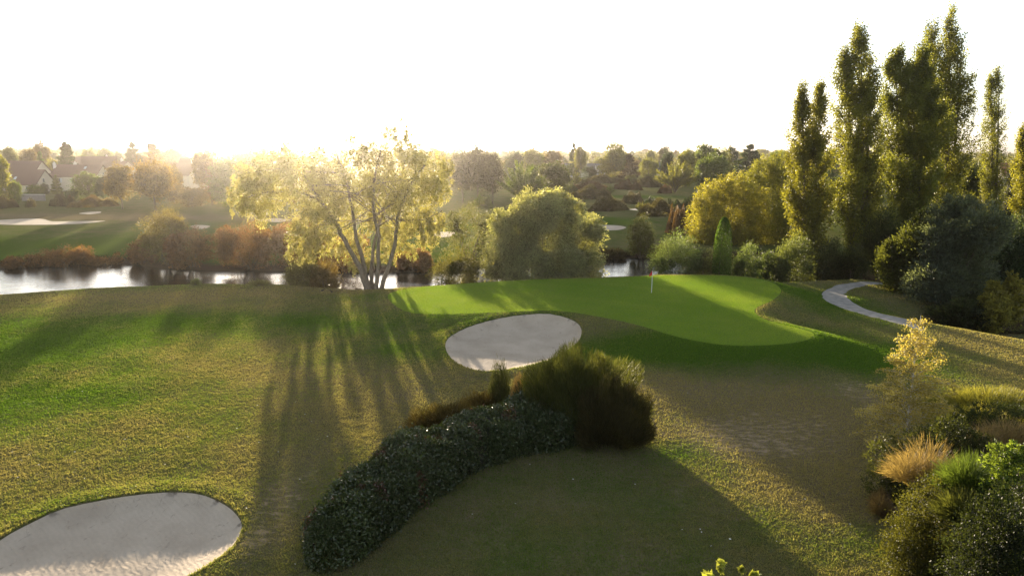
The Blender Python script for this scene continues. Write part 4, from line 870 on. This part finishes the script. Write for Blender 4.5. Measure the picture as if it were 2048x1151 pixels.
def green_nap(n):
    r = np.random.default_rng(8); lo, hi = GREEN.min(0), GREEN.max(0); x = r.uniform(lo[0], hi[0], n); y = r.uniform(lo[1], hi[1], n); ok = poly_sd(x, y, GREEN) < -.02
    x, y = x[ok], y[ok]; n = len(x); z = height(x, y); A = unit(np.stack([r.normal(size=n)*.4, r.normal(size=n)*.4, np.ones(n)], 1)); P = np.stack([x, y, z+.012], 1)
    side = unit(np.cross(A, rdir(n, r)))*.022; V = np.stack([P-A*.014-side, P-A*.014+side, P+A*.016], 1).reshape(-1, 3)
    l = np.clip(.62+.5*wob(x, y, .45, 2)+.35*wob(x*.6, y*1.5, 2.2, 3)+.25*r.normal(size=n), 0, 1)
    me = mesh_np('short_grass', V, np.arange(3*n).reshape(-1, 3), nap_mat(), face_attr={'v': l}); tag(mobj('short_grass', me), 'closely mown grass of the putting green', 'grass', kind='stuff')
green_nap(700000)

# ------------------------------------------------------------------ flagstick
g = ground(1303, 585); FH = at_y(1303, 541, g[1])[2]-g[2]; e = empty('flagstick', g); tag(e, 'white flagstick with a small red flag standing in the hole on the green', 'flag')
mobj('pole', tubes_mesh('pole', [([(0, 0, 0), (0, 0, FH*.5), (0, 0, FH)], [.028, .026, .022], 8)], plain('pole_white', (.8, .8, .78), (.75, .75, .72))), e)
fv, ff = [], []
for i in range(7):
    u = i/6; wv = .04*math.sin(u*7)
    for zz in (FH-.02-u*.34, FH-.42-u*.16+(.0 if u < 1 else .02)):
        fv.append((-.02-.26*u, wv, zz)); 
for i in range(6): ff.append((2*i, 2*i+2, 2*i+3, 2*i+1))
fl = mobj('flag', mesh_py('flag', fv, ff, plain('flag_red', (.55, .02, .03), (.45, .015, .02), 9, .7)), e)
so_m = fl.modifiers.new('thickness', 'SOLIDIFY'); so_m.thickness = .006
mobj('cup', tubes_mesh('cup', [([(0, 0, -.1), (0, 0, .005)], [.054, .054], 12)], plain('cup_dark', (.02, .02, .02))), e)

# ------------------------------------------------------------------ houses
WALL = plain('cream_render', (.62, .55, .45), (.55, .48, .39), 1.5, .9); WHITE = plain('white_render', (.75, .72, .68), (.66, .63, .6), 1.5, .9)
FRAME = plain('window_frame', (.7, .7, .68)); GLASS = plain('window_glass', (.03, .035, .045), (.02, .025, .03), 2, .08, spec=.6); DOOR = plain('door_paint', (.25, .16, .1))
def roof_material(name, a, b):
    m, nt = mat_new(name); g_ = N(nt, 'ShaderNodeTexCoord'); mp = N(nt, 'ShaderNodeMapping'); mp.inputs['Scale'].default_value = (3, 3, 3); nt.links.new(g_.outputs['Object'], mp.inputs[0])
    br = N(nt, 'ShaderNodeTexBrick'); br.inputs['Color1'].default_value = rgb(a); br.inputs['Color2'].default_value = rgb(b); br.inputs['Mortar'].default_value = rgb(tuple(.5*x for x in b)); br.inputs['Scale'].default_value = 1.2
    nt.links.new(mp.outputs[0], br.inputs[0]); p = N(nt, 'ShaderNodeBsdfPrincipled'); nt.links.new(br.outputs[0], p.inputs['Base Color']); p.inputs['Roughness'].default_value = .8
    o = N(nt, 'ShaderNodeOutputMaterial'); nt.links.new(p.outputs[0], o.inputs[0]); return m
TILE = roof_material('brown_tiles', (.20, .11, .085), (.15, .085, .07)); SLATE = roof_material('grey_slates', (.14, .135, .14), (.10, .10, .105))
def box(x0, x1, y0, y1, z0, z1): 
    return [(x0, y0, z0), (x1, y0, z0), (x1, y1, z0), (x0, y1, z0), (x0, y0, z1), (x1, y0, z1), (x1, y1, z1), (x0, y1, z1)], [(0, 3, 2, 1), (4, 5, 6, 7), (0, 1, 5, 4), (1, 2, 6, 5), (2, 3, 7, 6), (3, 0, 4, 7)]
def window(root, x, y, z, w_, h_, face, shutters=False):
    """face 'front' (-y) or 'side' (+x)"""
    def fr(a0, a1, b0, b1, d0, d1):
        return box(x+a0, x+a1, y-d1, y-d0, z+b0, z+b1) if face == 'front' else box(x+d0, x+d1, y+a0, y+a1, z+b0, z+b1)
    V, Fc = [], []
    for bb in ((-w_/2, w_/2, 0, .08, 0, .06), (-w_/2, w_/2, h_-.08, h_, 0, .06), (-w_/2, -w_/2+.08, .08, h_-.08, 0, .06), (w_/2-.08, w_/2, .08, h_-.08, 0, .06), (-.03, .03, .08, h_-.08, 0, .05)):
        v, f_ = fr(*bb); o = len(V); V += v; Fc += [tuple(i+o for i in q) for q in f_]
    w_o = mobj('window', mesh_py('window', V, Fc, FRAME), root); v, f_ = fr(-w_/2+.08, w_/2-.08, .08, h_-.08, .005, .03); mobj('pane', mesh_py('pane', v, f_, GLASS), w_o)
    if shutters:
        for s in (-1, 1):
            v, f_ = fr(min(s*(w_/2+.03), s*(w_/2+.55)), max(s*(w_/2+.03), s*(w_/2+.55)), 0, h_, .005, .05); mobj('shutter', mesh_py('shutter', v, f_, FRAME), w_o)
def house(px, py, Y, L, D, eave, ridge, label, wall=WALL, roofm=TILE, rot=0, wins=(), side=(), chim=(), sky=(), axis='x', door=None):
    q = at_y(px, py, Y); e = empty('house', (q[0], Y, h1(q[0], Y)-.1)); e.rotation_euler.z = rot; tag(e, label, 'house', 'houses beyond the golf course')
    a, b = L/2, D/2; V = [(-a, -b, 0), (a, -b, 0), (a, b, 0), (-a, b, 0), (-a, -b, eave), (a, -b, eave), (a, b, eave), (-a, b, eave), (-a, 0, ridge), (a, 0, ridge)]
    mobj('wall', mesh_py('wall', V, [(0, 3, 2, 1), (0, 1, 5, 4), (2, 3, 7, 6), (1, 2, 6, 9, 5), (3, 0, 4, 8, 7)], wall), e)
    o = .35; t = .18; sl = (ridge-eave)/b; ez = eave-o*sl+.03; RV = []
    for x_ in (-a-o, a+o): RV += [(x_, -b-o, ez), (x_, 0, ridge+.03), (x_, b+o, ez), (x_, b+o, ez+t), (x_, 0, ridge+.03+t), (x_, -b-o, ez+t)]
    rf = mobj('roof', mesh_py('roof', RV, [(0, 1, 4, 5), (1, 2, 3, 4), (6, 11, 10, 7), (7, 10, 9, 8), (5, 4, 10, 11), (4, 3, 9, 10), (0, 6, 7, 1), (1, 7, 8, 2), (0, 5, 11, 6), (2, 8, 9, 3)], roofm), e)
    for cx_, cy_, ch in chim:
        zt = ridge-abs(cy_)*sl; v, f_ = box(cx_-.4, cx_+.4, cy_-.35, cy_+.35, zt-.5, zt+ch); v2, f2 = box(cx_-.5, cx_+.5, cy_-.45, cy_+.45, zt+ch, zt+ch+.12); v3, f3 = box(cx_-.15, cx_+.15, cy_-.15, cy_+.15, zt+ch+.12, zt+ch+.5)
        mobj('chimney', mesh_py('chimney', v+v2+v3, f_+[tuple(i+8 for i in q_) for q_ in f2]+[tuple(i+16 for i in q_) for q_ in f3], WHITE), rf)
    for x_, fr_ in sky:
        y0 = -b*(1-fr_); z0 = eave+(b+y0)*sl+t+.06; v = [(x_-.4, y0, z0), (x_+.4, y0, z0), (x_+.4, y0+.9, z0+.9*sl), (x_-.4, y0+.9, z0+.9*sl)]; v += [(p[0], p[1], p[2]+.06) for p in v]
        mobj('skylight', mesh_py('skylight', v, [(0, 3, 2, 1), (4, 5, 6, 7), (0, 1, 5, 4), (1, 2, 6, 5), (2, 3, 7, 6), (3, 0, 4, 7)], plain('skylight_glass', (.6, .62, .65), None, 2, .1)), rf)
    for x_, z_, w_, h_, *s in wins: window(e, x_, -b-.002, z_, w_, h_, 'front', bool(s))
    for y_, z_, w_, h_ in side: window(e, a+.002, y_, z_, w_, h_, 'side')
    if door is not None: v, f_ = box(door-.5, door+.5, -b-.06, -b-.004, .1, 2.2); mobj('door', mesh_py('door', v, f_, DOOR), e)
    return e
house(57, 384, 231, 12.5, 10.5, 2.6, 7.2, 'front cream house with a large brown roof and a gable window, far left', sky=((-3.6, .45), (-1.5, .3)), side=((-1.0, 3.2, 1.0, 1.3),), wins=((3.6, .9, 1.1, 1.2), (-3, .9, 1.6, 1.2)), door=0.5)
house(52, 370, 252, 13.5, 9.5, 5.6, 9.6, 'second cream house whose blank gable rises behind the front one', side=((0, 3.0, .9, 1.1),), chim=((-5.6, -2.0, 1.1),), wins=((-4, 3, 1.1, 1.2),))
house(115, 384, 243, 5.0, 7.0, 2.6, 5.4, 'low brown-roofed link building between two cream houses', wins=((0, .8, 1.0, 1.1),))
house(166, 384, 240, 15.5, 9.0, 5.0, 8.6, 'middle cream house with an open shuttered window and tall chimney', chim=((-8.0, -1.2, 1.6), (-1.8, .3, .9)), wins=((-4.9, 2.9, .9, 1.4, 1), (0, 2.9, .9, 1.4, 1), (4.6, 2.9, .9, 1.4, 1)), side=((0, 5.3, .8, .9),), sky=((2.6, .6),), door=2)
house(202, 350, 310, 13, 10, 6.5, 10.8, 'far house with white gables above the middle cream house', wall=WHITE, rot=.5, chim=((3, .5, 1.0),), side=((0, 5, 1, 1.2),))
house(234, 350, 300, 13, 9, 5.5, 9.0, 'far brown-roofed house right of the white gables', rot=-.3, chim=((3.5, 0, 1.0),), wins=((-3, 3, 1, 1.3),))
house(160, 340, 370, 14, 9, 6, 9.6, 'distant brown roof between the dark conifer and the white gables', wins=((0, 3, 1, 1.3),))
house(374, 392, 246, 12, 9, 5.2, 9.0, 'pinkish house with white gable and two tall windows', rot=-.35, wins=((1.2, 3.0, .8, 1.6), (3.2, 3.0, .8, 1.6), (-3, 3.0, 1, 1.4)), side=((0, 3.2, 1, 1.4),), chim=((3.8, .2, 1.4),))
house(400, 380, 268, 12, 9, 6.0, 10.4, 'taller house behind the pinkish one with a tall chimney', rot=.2, wall=WHITE, chim=((2.5, 0, 2.0),), side=((0, 5, 1, 1.2),))
house(425, 345, 360, 18, 9, 5.5, 9.5, 'hazy distant house right of the tall chimney', chim=((-5, 0, 1.0), (4, 0, 1.0)), wins=((-4, 3, 1, 1.3), (3, 3, 1, 1.3)))
house(478, 350, 320, 16, 9, 4.5, 8.6, 'hazy low house just left of the big willow', wall=WHITE, wins=((-4, 1.5, 1, 1.3), (3, 1.5, 1, 1.3)), chim=((-3, 0, .9),))
house(1148, 345, 390, 24, 14, 3.8, 7.2, 'long low white building with a grey roof in the middle distance', wall=WHITE, roofm=SLATE, rot=-.25, wins=((-7, 1.2, 1.6, 1.3), (-2, 1.2, 1.6, 1.3), (4, 1.2, 1.6, 1.3)))
house(1186, 345, 400, 14, 12, 3.8, 6.8, 'white wing at the right end of the long low building', wall=WHITE, roofm=SLATE, wins=((0, 1.2, 1.6, 1.3),))
house(1315, 337, 360, 9, 8, 5.2, 8.6, 'grey-roofed house left of the feathery tree', wall=WALL, roofm=SLATE, wins=((-2, 3, 1, 1.2), (2, 3, 1, 1.2)), chim=((2, 0, .9),))
house(1460, 330, 440, 12, 9, 5.0, 9.4, 'grey-roofed house left of the very dark conifer', wall=WHITE, roofm=SLATE, wins=((-2, 3, 1, 1.2), (3, 3, 1, 1.2)), chim=((-3, 0, .9),))
house(1665, 340, 330, 10, 8, 4, 8.2, 'orange-roofed house glimpsed between the first two poplars', roofm=roof_material('orange_tiles', (.35, .14, .07), (.28, .11, .06)), wins=((0, 1.5, 1, 1.2),), chim=((2, 0, .9),))
house(2018, 335, 300, 9, 8, 4.5, 9.5, 'red-roofed house glimpsed right of the thin poplar', roofm=roof_material('red_tiles', (.30, .10, .07), (.24, .08, .06)), wins=((-2, 1.5, 1, 1.2),), chim=((2, 0, .9),))
# garden wall
g0, g1_ = ground(40, 402), ground(86, 402); c = (g0+g1_)/2; c[1] += 1
e = empty('garden_wall', (c[0], c[1], h1(c[0], c[1]))); tag(e, 'low grey garden wall below the clipped bush', 'wall'); hl = abs(g1_[0]-g0[0])/2
v, f_ = box(-hl, hl, -.15, .15, -.2, 1.7); mobj('masonry', mesh_py('masonry', v, f_, plain('grey_wall', (.30, .27, .26), (.22, .2, .2))), e); v, f_ = box(-hl-.05, hl+.05, -.22, .22, 1.7, 1.8); mobj('coping', mesh_py('coping', v, f_, WHITE), e)

# ------------------------------------------------------------------ birds by the water and pale leaves on the grass
def bird(px, py, label, rot):
    g = ground(px, py); V, Fc = [], []; n = 8
    prof = [(-.20, .05, .01), (-.14, .08, .04), (-.05, .10, .075), (.05, .11, .08), (.12, .14, .05), (.15, .19, .03), (.16, .23, .032), (.19, .245, .03), (.22, .24, .012), (.27, .235, .006)]
    for i, (x, z, r_) in enumerate(prof):
        for j in range(n): a = j*2*math.pi/n; V.append((x, r_*.8*math.cos(a), z+.03+r_*math.sin(a)))
    Fc = [(i*n+j, i*n+(j+1) % n, (i+1)*n+(j+1) % n, (i+1)*n+j) for i in range(len(prof)-1) for j in range(n)]+[tuple(range(n))[::-1], tuple(range((len(prof)-1)*n, len(prof)*n))]
    for s in (-.03, .03):
        o = len(V); v, f_ = box(-.006, .006, s-.006, s+.006, 0, .07); V += v; Fc += [tuple(i+o for i in q) for q in f_]
    b = mobj('bird', mesh_py('bird', V, Fc, plain('dark_feathers', (.04, .035, .03), (.025, .02, .02), 20), True), None, g); b.rotation_euler.z = rot
    tag(b, label, 'bird', 'birds on the grass by the pond')
bird(645, 583, 'small dark bird under the left willow shrub by the pond, left of two', .4); bird(663, 585, 'small dark bird nearer the big willow, right of two', 2.6)
lm = mesh_py('fallen_leaf', [(-.045, 0, .0), (-.01, -.028, .014), (.045, 0, .004), (-.01, .028, .016), (0, 0, .004)], [(0, 1, 4), (1, 2, 4), (2, 3, 4), (3, 0, 4)], plain('pale_leaf', (.75, .72, .65)))
spots = [(480, 715), (520, 700), (495, 742), (350, 712), (515, 812), (366, 862), (485, 845), (474, 858), (165, 784), (85, 817), (72, 911), (78, 931), (36, 956), (92, 948), (170, 958), (205, 994), (272, 974), (366, 878), (376, 875), (518, 886), (556, 840),
         (592, 805), (655, 874), (623, 844), (635, 880), (557, 905), (600, 960), (493, 1018), (1375, 787), (1146, 960), (1060, 930), (1030, 1009), (945, 1030), (1270, 970), (1400, 1060), (1364, 1061), (1403, 1066), (1460, 1080), (1552, 1084), (1422, 1094),
         (1700, 1050), (1610, 1000), (590, 1130), (700, 940), (150, 905), (610, 830), (420, 790), (290, 800), (250, 880), (330, 930)]
for i, (a, b) in enumerate(spots):
    g = ground(a, b); o = mobj('fallen_leaf', lm, None, (g[0], g[1], g[2]+.06)); o.rotation_euler = (0.3, .2, i*1.7); s = .8+.5*((i*37) % 10)/10; o.scale = (s, s, s)
    pl = 'on the slope above the bottom left bunker' if a < 1000 and b < 990 else ('beside the near end of the laurel hedge' if a < 1000 else 'on the grass right of the laurel hedge')
    tag(o, 'small pale fallen leaf '+pl, 'leaf', 'pale fallen leaves '+pl)

# ------------------------------------------------------------------ haze
if HAZE:
    v, f_ = box(-1850, 1850, -60, 1950, -6, 48); m, nt = mat_new('haze'); pv = N(nt, 'ShaderNodeVolumePrincipled'); pv.inputs['Density'].default_value = HAZE
    pv.inputs['Color'].default_value = (.99, .93, .87, 1); pv.inputs['Anisotropy'].default_value = .92; o = N(nt, 'ShaderNodeOutputMaterial'); nt.links.new(pv.outputs[0], o.inputs['Volume'])
    h_ = mobj('haze', mesh_py('haze', v, f_, m)); tag(h_, 'thin golden evening haze over the whole course', 'haze', kind='stuff')
print('objects', len(bpy.data.objects))
